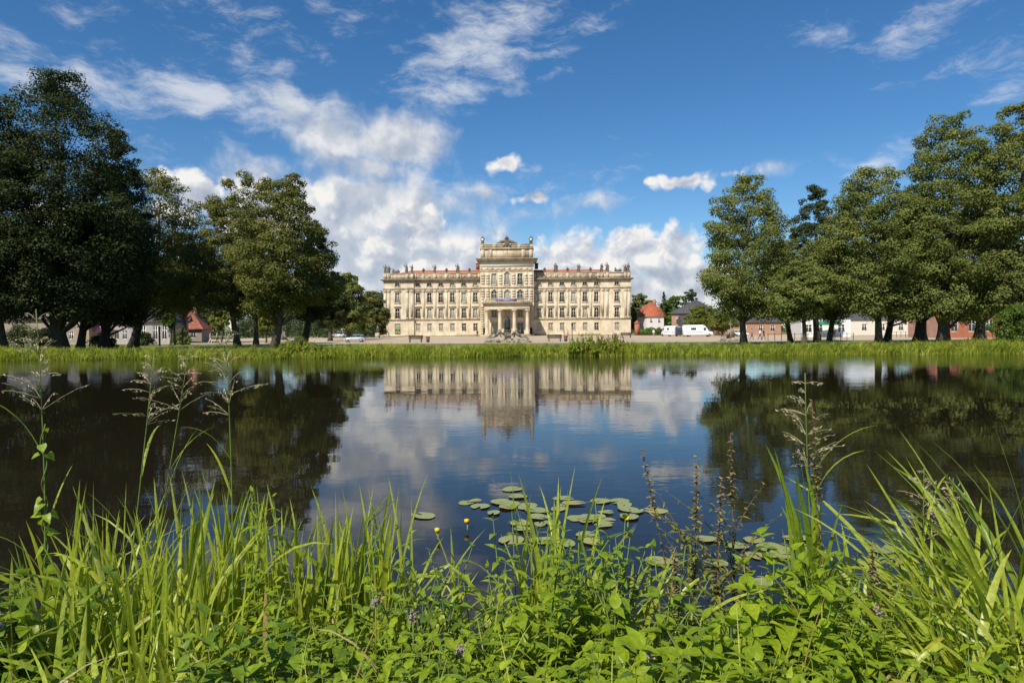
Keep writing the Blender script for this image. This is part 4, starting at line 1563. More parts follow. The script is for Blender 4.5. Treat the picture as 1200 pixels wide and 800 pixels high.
house('white_house', 'white house with red mansard roof right of the palace', 'house', 768, 200, 5.4, 7, 5.3, 4.3, 'white_plaster', 'roof_tile_red', grid_wins((-1.2, 1.3), (1.0, 3.4), .8, 1.3), R(12), mansard=True, chimney=(1.2,))
house('brick_house', 'orange brick house with grey slate roof behind the camper van', 'house', 806, 185, 9.0, 14, 6.0, 3.6, 'pale_brick', 'slate', grid_wins((-2.8, -.2, 2.4), (1.0, 3.6), .9, 1.4), R(-32), hip=True, over=.5)
house('brick_barn', 'pale brick barn half hidden behind the first tall linden', 'barn', 858, 172, 24, 9, 3.3, 1.8, 'pale_brick', 'slate', grid_wins((-9, -5, -1, 3, 7, 10), (.9,), 1.1, 1.6), R(-4), hip=False)
house('shop_house', 'white shop with green awning seen between the right trunks', 'shop', 968, 130, 9, 8, 3.9, 2.0, 'white_plaster', 'slate', grid_wins((-3.2, -1.2, 2.8), (.9,), 1.3, 1.5), R(-6), hip=False)
house('plain_house', 'long sandy plastered house behind the lawn between the right trunks', 'house', 1045, 160, 34, 9, 3.8, 2.2, 'cream_plaster', 'slate', grid_wins((-14, -10, -6, -2, 2, 6, 10, 14), (1.0,), 1.1, 1.6), R(-10), hip=False)
house('brick_villa', 'bright orange brick villa with white windows behind the right edge trees', 'house', 1150, 112, 13, 9, 4.4, 2.6, 'orange_brick', 'roof_tile_brown', grid_wins((-4.6, -1.6, 1.4, 4.4), (1.0,), 1.25, 1.9), R(4), hip=True)
house('gate_house', 'small gatehouse with steep red tiled roof and dormer under the left trees', 'house', 218, 118, 5.2, 5.5, 2.3, 3.0, 'shade_dull_plaster', 'roof_tile_brown', grid_wins((-1.4, 1.2), (.7,), .9, 1.2), R(8), dormer=((-.2, 3.3, 1.1, .9),), chimney=(.6,))
house('white_villa', 'white villa toned grey for shade, with tall windows behind the left trunks', 'house', 175, 108, 6.8, 7, 3.5, 2.6, 'shade_grey_plaster', 'slate', grid_wins((-2.3, -.9, .9, 2.3), (.6,), .8, 2.2), R(5))
house('pink_house', 'pale house with a purple sign band behind the dark trunks on the left', 'house', 128, 112, 6.6, 7, 3.4, 2.6, 'shade_grey_plaster', 'slate', grid_wins((-.6, 1.2, 2.5), (.6,), .8, 1.5), R(3))
house('timber_house', 'brown and cream house behind the huge dark linden trunk', 'house', 82, 110, 6.0, 7, 4.2, 3.0, 'shade_dull_plaster', 'slate', grid_wins((-1.8, .2, 2.0), (.7, 2.6), .8, 1.2), R(3))
house('pale_house', 'ochre house toned dull for shade at the left picture edge behind the trees', 'house', 22, 112, 10, 7, 4.0, 3.0, 'shade_dull_plaster', 'slate', grid_wins((-3.6, -1.2, 1.2, 3.6), (.8,), .9, 1.6), R(3))


def small_things():
    # sign band, awning, hedge, pillars
    p = P(126, 386.5, 111.5)
    o = MB(); o.box(-1.9, 1.9, -.12, 0, 0, 1.0)
    tag(o.build('shop_sign', 'purple_sign', loc=(p.x - .9, 111.4, LAWN_Z + 2.0)), 'plain purple sign board on the pale house under the left trees', 'sign')
    p = P(966, 399, 129)
    a = thing('awning', 'green awning over the white shop front between the right trunks', 'awning', (p.x + .6, 128.6, LAWN_Z + 2.35))
    b = MB(); b.frustum(-2.0, 2.0, -1.5, 0, -.06, -2.0, 2.0, -.2, 0, .7); b.build('cloth', 'awning_green', a)
    b = MB(); b.tube([(-1.9, -1.45, -.05), (-1.9, 0, -.5)], .03); b.tube([(1.9, -1.45, -.05), (1.9, 0, -.5)], .03); b.build('bracket', 'dark_metal', a)
    p = P(763, 399, 182)
    h = thing('hedge', 'clipped green hedge between the brick gate pillar and the white house', 'hedge', (p.x, 182, LAWN_Z))
    b = MB(); b.box(-2.9, 2.9, -.5, .5, 0, 1.75); b.build('core', 'hedge_base', h)
    C = np.array([(random.uniform(-3, 3), random.uniform(-.55, .55), random.uniform(.1, 1.85), .28) for _ in range(160)])
    V, F = crown_leaves(C, .22, 45, 90, .9); b = MB(); b.add(V, F); b.build('foliage', 'fresh_leaf', h)
    p = P(746.5, 399, 184)
    g = thing('gate_pillar', 'orange brick gate pillar beside the right corner of the palace', 'pillar', (p.x, 184, LAWN_Z))
    b = MB(); b.box(-.6, .6, -.6, .6, 0, 3.2); b.build('shaft', 'orange_brick', g)
    b = MB(); b.box(-.72, .72, -.72, .72, 3.2, 3.42); b.frustum(-.6, .6, -.6, .6, 3.42, -.1, .1, -.1, .1, 4.0); b.build('capstone', 'orange_brick', g)
    # benches and stone bins on the square
    bench = thing('park_bench', 'dark brown bench on the sand square left of the stone fountain group', 'bench', tuple(G(487, 401, LAWN_Z)))
    b = MB()
    for k in range(4): b.box(-1.1, 1.1, -.28 + k * .14, -.17 + k * .14, .42, .46)
    b.build('seat', 'dark_wood', bench)
    b = MB()
    for k in range(4): b.box(-1.1, 1.1, .30, .34, .52 + k * .14, .63 + k * .14)
    b.build('backrest', 'dark_wood', bench)
    for sx in (-.85, .85):
        b = MB(); b.box(sx - .05, sx + .05, -.28, -.2, 0, .419); b.box(sx - .05, sx + .05, .341, .41, 0, 1.05); b.box(sx - .05, sx + .05, -.2, .341, .34, .41)
        b.build('leg', 'dark_metal', bench)
    b2 = copy_tree(bench)
    b2.location = G(650, 400, LAWN_Z); b2['label'] = 'dark brown bench on the sand square right of the stone fountain group'
    b3 = copy_tree(bench)
    b3.location = G(734, 395.5, LAWN_Z); b3['label'] = 'dark bench against the right end of the palace'
    for q, lab in ((bench, 0), (b2, 0), (b3, 0)): q['group'] = 'benches on the palace square'
    for px, py, lab in ((501.5, 401, 'square brown litter bin beside the left bench on the square'), (663, 400, 'square brown litter bin beside the right bench on the square')):
        q = G(px, py, LAWN_Z)
        t = thing('litter_bin', lab, 'bin', tuple(q), group='litter bins on the square')
        b = MB(); b.frustum(-.2, .2, -.2, .2, 0, -.26, .26, -.26, .26, .75); b.build('body', 'stem_brown', t)
        b = MB(); b.box(-.3, .3, -.3, .3, .75, .83); b.build('lid', 'dark_metal', t)
    # street lamps
    for px, py, hp, lab in ((670.6, 399, 20, 'dark lamp post in front of the right palace wing'), (444.5, 396, 14, 'short dark lamp post by the left corner of the palace')):
        q = G(px, py, LAWN_Z)
        Hh = hp * q.y / 800
        t = thing('street_lamp', lab, 'lamp', tuple(q))
        b = MB(); b.lathe([(.12, 0), (.12, .3), (.06, .4), (.045, Hh - .5)], seg=8); b.build('pole', 'dark_metal', t)
        b = MB(); b.lathe([(.08, Hh - .5), (.17, Hh - .1), (.17, Hh - .06), (.03, Hh)], seg=8); b.build('lantern', 'dark_metal', t)
    # pale guard boxes beside the portico
    for px, lab in ((568, 'narrow dark sentry box left of the portico'), (622.5, 'narrow dark sentry box right of the portico')):
        q = P(px, 394, 187)
        t = thing('sentry_box', lab, 'sentry box', (q.x, 187, LAWN_Z), group='sentry boxes beside the portico')
        b = MB(); b.box(-.4, -.32, -.4, .4, 0, 2.0); b.box(.32, .4, -.4, .4, 0, 2.0); b.box(-.32, .32, .32, .4, 0, 2.0); b.build('wall', 'dark_wood', t)
        b = MB(); b.frustum(-.48, .48, -.48, .48, 2.0, -.05, .05, -.05, .05, 2.45); b.build('roof', 'dark_metal', t)


small_things()


# fence of thin posts along the right and left lanes
def post_fence(label, pts, h, rails, n):
    a, b_ = Vector(pts[0]), Vector(pts[1])
    root = thing('post_fence', label, 'fence', tuple(a))
    for i in range(n):
        p = (b_ - a) * (i / (n - 1))
        b = MB(); b.lathe([(.045, 0), (.045, h), (.02, h + .05)], seg=6)
        b.build('post', 'dark_metal', root, loc=p)
    b = MB()
    for r in rails:
        b.tube([Vector((0, 0, r)), (b_ - a) + Vector((0, 0, r))], .02, 5)
    b.build('rail', 'dark_metal', root)


post_fence('thin dark post and rail fence between the right trunks', (G(900, 399.5, LAWN_Z), G(1000, 398.5, LAWN_Z)), 1.05, (.95,), 14)
post_fence('low dark fence in front of the orange brick villa', (G(1040, 395.0, LAWN_Z), G(1190, 396, LAWN_Z)), 1.0, (.92, .45), 26)
post_fence('dark iron fence before the shaded white villa on the left', (G(160, 401.5, LAWN_Z), G(206, 401.0, LAWN_Z)), 1.7, (1.6, .3), 16)
for px, lab, hp in ((187, 'tall dark gate post nearest the shaded white villa', 22), (204.5, 'tall dark gate post before the red-roofed gatehouse', 24), (214, 'dark gate post right of the taller one by the gatehouse', 20)):
    q = P(px, 400, 92)
    b = MB(); b.lathe([(.16, 0), (.13, .2), (.13, hp * 92 / 800 - .2), (.2, hp * 92 / 800 - .1), (.02, hp * 92 / 800 + .1)], seg=8)
    tag(b.build('gate_post', 'dark_metal', loc=(q.x, 92, LAWN_Z)), lab, 'post')


# ------------------------------------------------------------------ people
def skin_figure(joints, edges, radii):
    me = bpy.data.meshes.new('figure')
    me.from_pydata([Vector(j) for j in joints], edges, [])
    o = bpy.data.objects.new('figure', me)
    COL.objects.link(o)
    md = o.modifiers.new('skin', 'SKIN')
    md.use_smooth_shade = True
    for i, r in enumerate(radii):
        v = me.skin_vertices[0].data[i]
        v.radius = r if hasattr(r, '__len__') else (r, r)
        v.use_root = (i == 0)
    s = o.modifiers.new('sub', 'SUBSURF'); s.levels = 1; s.render_levels = 1
    dg = bpy.context.evaluated_depsgraph_get()
    out = bpy.data.meshes.new_from_object(o.evaluated_get(dg))
    bpy.data.objects.remove(o)
    return out


def body_mesh(pose='stand', stride=.25, h=1.72):
    """facing -y; one continuous surface"""
    k = h / 1.75
    s = stride if pose == 'walk' else .03
    J = [(0, 0, .95), (0, 0, 1.15), (0, 0, 1.36), (0, -.01, 1.50), (0, -.02, 1.58), (0, -.035, 1.68), (0, -.02, 1.76)]
    E = [(0, 1), (1, 2), (2, 3), (3, 4), (4, 5), (5, 6)]
    Rd = [(.155, .115), (.15, .105), (.165, .105), (.055, .055), (.065, .075), (.08, .10), (.045, .055)]
    for sd in (-1, 1):
        f = s * sd
        n = len(J)
        J += [(sd * .19, .0, 1.42), (sd * .25, .03 + f * .35, 1.16), (sd * .25, -.05 - f * .5 + (.0), .93), (sd * .245, -.08 - f * .6, .84), (sd * .245, -.10 - f * .65, .76)]
        E += [(2, n), (n, n + 1), (n + 1, n + 2), (n + 2, n + 3), (n + 3, n + 4)]
        Rd += [.062, .048, .036, .038, .018]
        n = len(J)
        J += [(sd * .10, 0, .86), (sd * .105, -.04 + f * .55, .49), (sd * .105, .03 + f * (1.1 if f > 0 else .85), .09), (sd * .11, -.12 + f * (1.1 if f > 0 else .85), .045)]
        E += [(0, n), (n, n + 1), (n + 1, n + 2), (n + 2, n + 3)]
        Rd += [.088, .062, .045, .036]
    J = [(x * k, y * k, z * k) for x, y, z in J]
    Rd = [tuple(q * k for q in r) if hasattr(r, '__len__') else r * k for r in Rd]
    return skin_figure(J, E, Rd), k


BODY = {p: body_mesh(p) for p in ('stand', 'walk')}


def person(label, px, py, pose, top, legs, rz=0.0, h=1.72, hair='hair_dark', short=False):
    q = G(px, py, LAWN_Z + .004)
    src, k = BODY[pose]
    me = src.copy()
    for m in ('skin', top, legs, hair, 'rubber'):
        me.materials.append(MATS[m])
    for p in me.polygons:
        c = p.center / k
        mi = 0
        if c.z < .075: mi = 4
        elif c.z < .93 and abs(c.x) < .2: mi = 2
        elif c.z < 1.47 and c.z >= .9 and (abs(c.x) < .215 or c.z > (1.2 if short else .95)): mi = 1
        elif c.z > 1.71 or (c.z > 1.55 and c.y > .02): mi = 3
        if short and c.z < .5 and c.z > .075: mi = 0
        p.material_index = mi
    root = thing('person', label, 'person', tuple(q), rz)
    root.scale = (h / 1.72,) * 3
    link('body', me, root)
    hb = MB()
    hb.ball((0, -.01 * k, 1.735 * k), .098 * k, .112 * k, .085 * k, 10, 6)
    o = hb.build('hair', hair, root, True)
    return root


person('person in dark top and navy trousers walking along the lane under the right trees', 881, 398.3, 'walk', 'cloth_grey', 'cloth_navy', R(70))
person('person in white top and dark trousers walking beside a dark-clad companion on the right', 890.5, 398, 'walk', 'cloth_white', 'cloth_navy', R(80))
person('dark-clad person just behind the one in the white top on the right', 895, 398, 'walk', 'cloth_black', 'cloth_black', R(75))
person('person in white shirt beside a trunk at the left end of the right tree group', 924.5, 398.5, 'stand', 'cloth_white', 'cloth_blue', R(30))
person('dark-clad person standing by the fence near the white shop', 978, 397, 'stand', 'cloth_black', 'cloth_navy', R(-40))
person('person in pale blue top by the fence near the white shop', 986.5, 397, 'stand', 'cloth_blue', 'cloth_grey', R(20))
person('distant person in white standing before the hedge right of the palace', 766, 394.2, 'stand', 'cloth_white', 'cloth_tan', R(10))
person('distant person in dark clothes beside the camper van', 797, 394.3, 'stand', 'cloth_black', 'cloth_navy', R(-20))
person('distant person in red on the square before the right palace wing', 661, 394.5, 'walk', 'cloth_red', 'cloth_tan', R(90))
person('distant person in tan on the square before the right palace wing', 665.5, 394.6, 'stand', 'cloth_tan', 'cloth_grey', R(-60))
person('person in pink top walking under the left trees by the gatehouse', 246.5, 402.0, 'walk', 'cloth_pink', 'cloth_white', R(100), 1.66)
person('person in tan jacket walking behind the one in pink on the left', 254.5, 402.0, 'walk', 'cloth_tan', 'cloth_black', R(95))
person('dark-clad person beside the palace portico', 559.5, 394.6, 'stand', 'cloth_black', 'cloth_black', 0.0)


# ------------------------------------------------------------------ stone sculptures
def stone_copy(pose, mat):
    me = BODY[pose][0].copy()
    me.materials.clear(); me.materials.append(MATS[mat])
    return me


def rocks(b, n, rx, ry, zmax, r0, r1, seed):
    r = random.Random(seed)
    for i in range(n):
        x = r.uniform(-rx, rx); y = r.uniform(-ry, ry)
        lim = zmax * (1 - abs(x) / rx * .75)
        z = r.uniform(0, max(.1, lim))
        s = r.uniform(r0, r1)
        b.ball((x, y, z * .8), s * r.uniform(.8, 1.4), s, s * r.uniform(.6, 1.0), 7, 5, .22)


def reclining(mat, parent, loc, rz, s=1.0, flip=1):
    """a river-god figure leaning back on one arm"""
    J = [(0, 0, .28), (-.22 * flip, 0, .50), (-.42 * flip, 0, .74), (-.46 * flip, 0, .92), (-.45 * flip, -.03, 1.06), (-.45 * flip, -.02, 1.17)]
    E = [(0, 1), (1, 2), (2, 3), (3, 4), (4, 5)]
    Rd = [(.2, .2), (.2, .19), (.22, .2), .08, .13, .08]
    for sd in (-1, 1):
        n = len(J)
        J += [(-.44 * flip, sd * .22, .78), (-.58 * flip if sd > 0 else -.15 * flip, sd * .32, .52), (-.72 * flip if sd > 0 else .12 * flip, sd * .3, .22 if sd > 0 else .60)]
        E += [(2, n), (n, n + 1), (n + 1, n + 2)]; Rd += [.09, .07, .055]
        n = len(J)
        J += [(.14 * flip, sd * .13, .28), (.56 * flip, sd * .16, .46 if sd > 0 else .26), (.95 * flip, sd * .15, .12), (1.12 * flip, sd * .16, .10)]
        E += [(0, n), (n, n + 1), (n + 1, n + 2), (n + 2, n + 3)]; Rd += [.13, .09, .06, .045]
    me = skin_figure(J, E, Rd)
    me.materials.append(MATS[mat])
    o = link('figure', me, parent, loc)
    o.rotation_euler = (0, 0, rz); o.scale = (s, s, s)
    return o


def cascade():
    q = G(594.5, 401.3, LAWN_Z)
    root = thing('fountain_group', 'wide grey stone fountain sculpture with reclining figures on rocks before the portico', 'sculpture', tuple(q))
    b = MB()
    rocks(b, 130, 3.2, .7, .55, .13, .34, 3)
    b.box(-3.2, 3.2, -.6, .7, -.05, .22)
    b.build('rock_base', 'grey_sculpture_stone', root, True)
    reclining('grey_sculpture_stone', root, (-1.7, -.35, .45), 0, 1.25, -1)
    reclining('grey_sculpture_stone', root, (1.8, -.35, .42), 0, 1.25, 1)
    reclining('grey_sculpture_stone', root, (-.6, -.3, .85), R(20), .95, 1)
    reclining('grey_sculpture_stone', root, (.75, -.3, .8), R(-15), .9, -1)
    o = link('figure', stone_copy('walk', 'grey_sculpture_stone'), root, (-2.35, .1, .5)); o.rotation_euler = (R(8), R(12), R(40)); o.scale = (.75,) * 3
    o = link('figure', stone_copy('stand', 'grey_sculpture_stone'), root, (1.05, .2, .65)); o.rotation_euler = (R(5), R(-10), R(-30)); o.scale = (.65,) * 3
    # bronze monument behind it
    q = P(595, 394, 118)
    root = thing('bronze_statue', 'dark bronze standing statue on a pedestal behind the stone fountain group', 'statue', (q.x, 118, LAWN_Z))
    b = MB(); b.box(-.75, .75, -.75, .75, 0, .3); b.box(-.55, .55, -.55, .55, .3, 1.55); b.box(-.68, .68, -.68, .68, 1.55, 1.75)
    b.build('pedestal', 'dark_statue_stone', root)
    me = stone_copy('stand', 'bronze')
    o = link('figure', me, root, (0, 0, 1.75)); o.scale = (1.7, 1.5, 1.35)
    b = MB(); b.lathe([(.46, 1.9), (.48, 2.3), (.42, 2.9), (.42, 3.4), (.30, 3.8)], (0, .06, 0), 10, 1, .8); b.build('cloak', 'bronze', root, True)
    # sculptures on tall piers at both sides
    for px, py, top, lab, sd in ((331.5, 401.5, 378, 'pale stone sculpture pier between the trunks of the middle left trees', 5), (856, 399.5, 375, 'pale stone sculpture pier beside the first tall linden on the right', 9)):
        q = G(px, py, LAWN_Z)
        Ht = (P(px, top, q.y).z - LAWN_Z)
        root = thing('sculpture_pier', lab, 'sculpture', tuple(q), group='stone sculpture piers beside the pond')
        b = MB(); b.box(-1.3, 1.3, -.8, .8, 0, .35); b.frustum(-.5, .5, -.4, .4, .35, -.36, .36, -.3, .3, Ht * .55)
        rocks(b, 40, 1.2, .7, .7, .15, .32, sd)
        b.build('pier', 'grey_sculpture_stone', root)
        o = link('figure', stone_copy('walk', 'grey_sculpture_stone'), root, (0, 0, Ht * .55)); o.scale = (Ht * .45 / 1.72,) * 3; o.rotation_euler = (0, 0, R(25))
        reclining('grey_sculpture_stone', root, (.75, -.5, .5), 0, .8, 1)
        reclining('grey_sculpture_stone', root, (-.75, -.5, .5), 0, .8, -1)
    q = P(442.5, 395, 170)
    root = thing('garden_statue', 'small pale stone statue at the left corner of the palace', 'statue', (q.x, 170, LAWN_Z))
    b = MB(); b.box(-.5, .5, -.5, .5, 0, 1.2); b.build('pedestal', 'trim_stone', root)
    o = link('figure', stone_copy('stand', 'grey_sculpture_stone'), root, (0, 0, 1.2)); o.scale = (1.1,) * 3


cascade()


# ------------------------------------------------------------------ vehicles
def loft(b, secs):
    """secs: list of closed rings with the same number of points"""
    n = len(secs[0])
    V = np.array(secs).reshape(-1, 3)
    F = [(i * n + j, i * n + (j + 1) % n, (i + 1) * n + (j + 1) % n, (i + 1) * n + j) for i in range(len(secs) - 1) for j in range(n)]
    n0 = b.n
    b.add(V, F)
    b.FN.append([n0 + j for j in range(n)][::-1]); b.FN.append([n0 + (len(secs) - 1) * n + j for j in range(n)])


def wheel(parent, x, y, r):
    b = MB()
    b.lathe([(r * .62, -.10), (r, -.085), (r, .085), (r * .62, .10)], seg=16)
    o = b.build('wheel', 'rubber', parent, True, (x, y, r)); o.rotation_euler = (R(90), 0, 0)
    c = MB(); c.lathe([(r * .2, -.11), (r * .6, -.095), (r * .6, .095), (r * .2, .11)], seg=12); c.build('rim', 'rim_metal', o, True)


def car(label, loc, rz, L, paint, hatch=True):
    root = thing('parked_car', label, 'car', tuple(loc), rz)
    k = L / 4.2
    st = [(-2.1, .35, .55, .62), (-2.0, .22, .72, .76), (-1.3, .20, .86, .85), (-.65, .20, .93, .86), (.3, .20, .95, .87), (1.3, .20, .97, .86), (1.85, .22, .95, .80), (2.08, .32, .80, .68)]
    b = MB()
    secs = []
    for x, zl, zb, w in st:
        secs.append([(x * k, s * yy * k, z * k) for s, yy, z in ((-1, w * .9, zl), (-1, w, zl + .18), (-1, w, (zl + zb) / 2 + .1), (-1, w * .93, zb), (1, w * .93, zb), (1, w, (zl + zb) / 2 + .1), (1, w, zl + .18), (1, w * .9, zl))])
    loft(b, secs)
    cab = [(-.95, .86, .88, .80), (-.35, .88, 1.32, .66), (.0, .88, 1.43, .62), (.9, .90, 1.43, .62), (1.5, .90, 1.30, .64), (1.95, .88, .94, .74)]
    rf = []
    for x, zl, zt, w in cab[1:5]:
        rf.append([(x * k, s * yy * k, z * k) for s, yy, z in ((-1, w + .03, zt - .07), (-1, w * .8, zt + .03), (1, w * .8, zt + .03), (1, w + .03, zt - .07))])
    loft(b, rf)
    b.build('body', paint, root, True)
    g = MB()
    secs = []
    for x, zl, zt, w in cab:
        secs.append([(x * k, s * yy * k, z * k) for s, yy, z in ((-1, .80, zl), (-1, w, zt - .03), (1, w, zt - .03), (1, .80, zl))])
    loft(g, secs)
    g.build('windows', 'car_glass', root)
    p = MB()
    for x in (.28, 1.25):
        for s in (-1, 1):
            p.tube([(x * k, s * .825 * k, .9 * k), ((x + .04) * k, s * .66 * k, 1.4 * k)], .035 * k, 5)
    p.build('window_pillar', paint, root)
    for x in (-1.32, 1.28):
        for y in (-.76, .76):
            wheel(root, x * k, y * k, .31 * k)
    for s in (-1, 1):
        h = MB(); h.ball((-2.02 * k, s * .55 * k, .62 * k), .1 * k, .17 * k, .08 * k, 8, 5); h.build('headlight', 'headlamp', root, True)
        h = MB(); h.ball((2.02 * k, s * .58 * k, .78 * k), .06 * k, .12 * k, .12 * k, 8, 5); h.build('tail_light', 'red_lamp', root, True)
        h = MB(); h.ball((-.6 * k, s * .95 * k, .98 * k), .07 * k, .1 * k, .07 * k, 6, 4); h.build('mirror', paint, root, True)
    return root


z1 = LAWN_Z + .004
car('silver estate car parked on the sand left of the palace', G(416, 400.7, z1), R(3), 3.5, 'silver_paint')
car('white car parked farther back left of the silver one', G(396, 395.6, z1), R(14), 4.1, 'white_paint')
car('white car half hidden behind the sculpture pier on the right', G(866, 394.2, z1), R(170), 4.0, 'white_paint')


def van(name, label, loc, rz, L, H, paint, camper=True):
    root = thing(name, label, 'camper van' if camper else 'van', tuple(loc), rz)
    k = L / 6.2
    b = MB()
    st = [(-3.1, .34, 2.35, .95), (-2.95, .30, 2.58, 1.02), (0.9, .30, 2.62, 1.02), (1.45, .30, 2.35, 1.0), (2.05, .30, 1.55, .98), (2.15, .3, 1.22, .97), (2.95, .32, 1.02, .92), (3.1, .42, .78, .84)]
    secs = []
    for x, zl, zt, w in st:
        zt *= H / 2.6 if zt > 2 else 1
        secs.append([(x * k, s * yy, z) for s, yy, z in ((-1, w * .96, zl), (-1, w, zl + .2), (-1, w, zt - .22), (-1, w * .88, zt), (1, w * .88, zt), (1, w, zt - .22), (1, w, zl + .2), (1, w * .96, zl))])
    loft(b, secs)
    b.build('body', paint, root)
    g = MB()
    g.add([(1.50 * k, -.88, 2.1), (2.06 * k, -.90, 1.52), (2.06 * k, .90, 1.52), (1.50 * k, .88, 2.1)], [(0, 1, 2, 3)])
    V = g.V[0]; V[:, 0] += .05; V[:, 2] += .06
    g.build('windscreen', 'car_glass', root)
    for s in (-1, 1):
        for (x0, x1, za, zb) in ((1.05, 1.55, 1.38, 1.95), (-1.6, -.5, 1.45, 1.95)):
            w = MB(); w.box(x0 * k, x1 * k, s * 1.015 - .012, s * 1.015 + .012, za, zb); w.build('window', 'car_glass', root)
        w = MB(); w.box(-2.9 * k, .9 * k, s * 1.022 - .006, s * 1.022 + .006, .98, 1.06); w.build('trim_stripe', 'cloth_grey', root)
        h = MB(); h.ball((3.02 * k, s * .62, .82), .08, .18, .1, 8, 5); h.build('headlight', 'headlamp', root, True)
        h = MB(); h.box(-3.12 * k, -3.08 * k, s * .85 - .06, s * .85 + .06, .8, 1.2); h.build('tail_light', 'red_lamp', root)
    for x in (-1.9, 2.2):
        for y in (-.88, .88):
            wheel(root, x * k, y, .34)
    return root


van('camper_van', 'white camper van with high roof parked right of the palace', G(817.5, 394.3, z1), R(-4), 6.4, 2.55, 'white_paint')
van('delivery_van', 'dark blue van parked just left of the white camper', G(797, 393.9, z1), R(75), 5.0, 2.3, 'dark_blue_paint', False)
van('delivery_van', 'white van parked before the white house, left of the dark one', G(785, 393.9, z1), R(108), 5.0, 2.4, 'white_paint', False)


# ------------------------------------------------------------------ foreground plants
def bank(x, y):
    return max(ground_z(x, y), -.3)


def blade(b, base, L, az, lean, curve, w, n=9, twist=0.0, kink=None):
    """a sword-shaped leaf: V-folded ribbon that arcs over"""
    d = Vector((math.cos(az), math.sin(az), 0))
    p = Vector(base)
    V = []
    for i in range(n + 1):
        s = i / n
        th = lean + curve * s ** 1.7
        if kink and s > kink[0]:
            th += kink[1]
        tg = d * math.sin(th) + Vector((0, 0, math.cos(th)))
        side = Vector((-d.y, d.x, 0))
        if twist:
            side = Matrix.Rotation(twist * (.3 + s), 3, tg) @ side
        nr = tg.cross(side)
        ww = w * min(1, .55 + 1.3 * s) * max(0, 1 - s ** 2.6) ** .8 * .5
        V += [p - side * ww, p + nr * ww * .35, p + side * ww]
        p = p + tg * (L / n)
    F = []
    for i in range(n):
        o = i * 3
        F += [(o, o + 1, o + 4, o + 3), (o + 1, o + 2, o + 5, o + 4)]
    b.add([tuple(v) for v in V], F)


LEAF_S = np.array([0, .10, .28, .52, .78, 1.0])


def leaf_block(b, pos, axis, up, size, width=.62, droop=.35, fold=.25, heart=False, seed=0):
    """ovate leaves with a folded midrib and drooping tip; arrays of N"""
    g = np.random.default_rng(seed)
    pos = np.asarray(pos, float).reshape(-1, 3); N_ = len(pos)
    axis = np.asarray(axis, float).reshape(-1, 3); up = np.asarray(up, float).reshape(-1, 3)
    axis = axis / (np.linalg.norm(axis, axis=1)[:, None] + 1e-9)
    side = np.cross(axis, up); side /= np.linalg.norm(side, axis=1)[:, None] + 1e-9
    nr = np.cross(side, axis)
    size = np.asarray(size, float).reshape(-1)
    hw = np.array([0, .34, .50, .42, .20, 0]) if not heart else np.array([0, .46, .52, .40, .19, 0])
    dr = droop * (.4 + 1.2 * g.random(N_)); fo = fold * (.3 + 1.4 * g.random(N_))
    wd = width * (.8 + .4 * g.random(N_))
    curl = g.normal(size=N_) * .08
    rows = []
    for i, s in enumerate(LEAF_S):
        c = pos + axis * (size * s)[:, None] - nr * (size * dr * s * s)[:, None] + side * (size * curl * s * s)[:, None]
        rows.append(c)
        if 0 < i < 5:
            off = (size * wd * hw[i])[:, None]
            back = axis * (size * (-.12 if heart and i == 1 else 0))[:, None]
            lift = nr * (size * wd * hw[i] * fo)[:, None]
            rows.append(c - side * off + lift + back)
            rows.append(c + side * off + lift + back)
    V = np.stack(rows, 1)                  # N, 14, 3
    k = V.shape[1]
    q = []; t = []
    # indices: 0 base; then (c,l,r) at 1.. ; last tip
    t += [(0, 1, 2), (0, 3, 1)]
    for i in range(3):
        c, l, r = 1 + 3 * i, 2 + 3 * i, 3 + 3 * i
        c2, l2, r2 = c + 3, l + 3, r + 3
        q += [(c, c2, l2, l), (c, r, r2, c2)]
    c, l, r = 10, 11, 12
    t += [(c, 13, l), (c, r, 13)]
    o = (np.arange(N_) * k)[:, None, None]
    Q = (o + np.array(q)[None]).reshape(-1, 4); T = (o + np.array(t)[None]).reshape(-1, 3)
    n0 = b.n
    b.add(V.reshape(-1, 3), Q)
    b.F3.append(T + n0); b.mi3.append(np.zeros(len(T)))


def leafy_stem(sb, lb, base, H, r, lean=.15, pairs=7, size=.08, az0=None, thick=.005, width=.5, spread=.9, heart=False, top_small=.45, droop=.35):
    """an upright stem with crossed pairs of leaves"""
    a = r.uniform(0, 6.28)
    lx, ly = math.cos(a) * lean * H, math.sin(a) * lean * H
    base = Vector(base)

    def at(t): return base + Vector((lx * t * t, ly * t * t, H * t))
    pts = [at(t) for t in (0, .25, .5, .75, 1)]
    sb.tube(pts, [thick, thick * .9, thick * .8, thick * .6, thick * .35], 5)
    P_, A_, U_, S_ = [], [], [], []
    a0 = r.uniform(0, 6.28)
    for i in range(pairs):
        t = .18 + .82 * (i / (pairs - 1)) ** .85
        c = at(t)
        for k in (0, 1):
            an = a0 + i * PI / 2 + k * PI + r.uniform(-.3, .3)
            el = r.uniform(-.25, .45) + (.5 if i == pairs - 1 else 0)
            P_.append(c); A_.append((math.cos(an) * math.cos(el) * spread, math.sin(an) * math.cos(el) * spread, math.sin(el)))
            U_.append((r.uniform(-.25, .25), r.uniform(-.25, .25), 1))
            S_.append(size * (1.1 - (1 - top_small) * max(0, t - .55) / .45) * r.uniform(.7, 1.2))
    leaf_block(lb, P_, A_, U_, S_, width, droop, heart=heart, seed=r.randrange(10 ** 6))


def near(px, D):
    """ground point on the near bank below a column of the picture"""
    q = P(px, 400, D)
    return Vector((q.x, D, bank(q.x, D)))


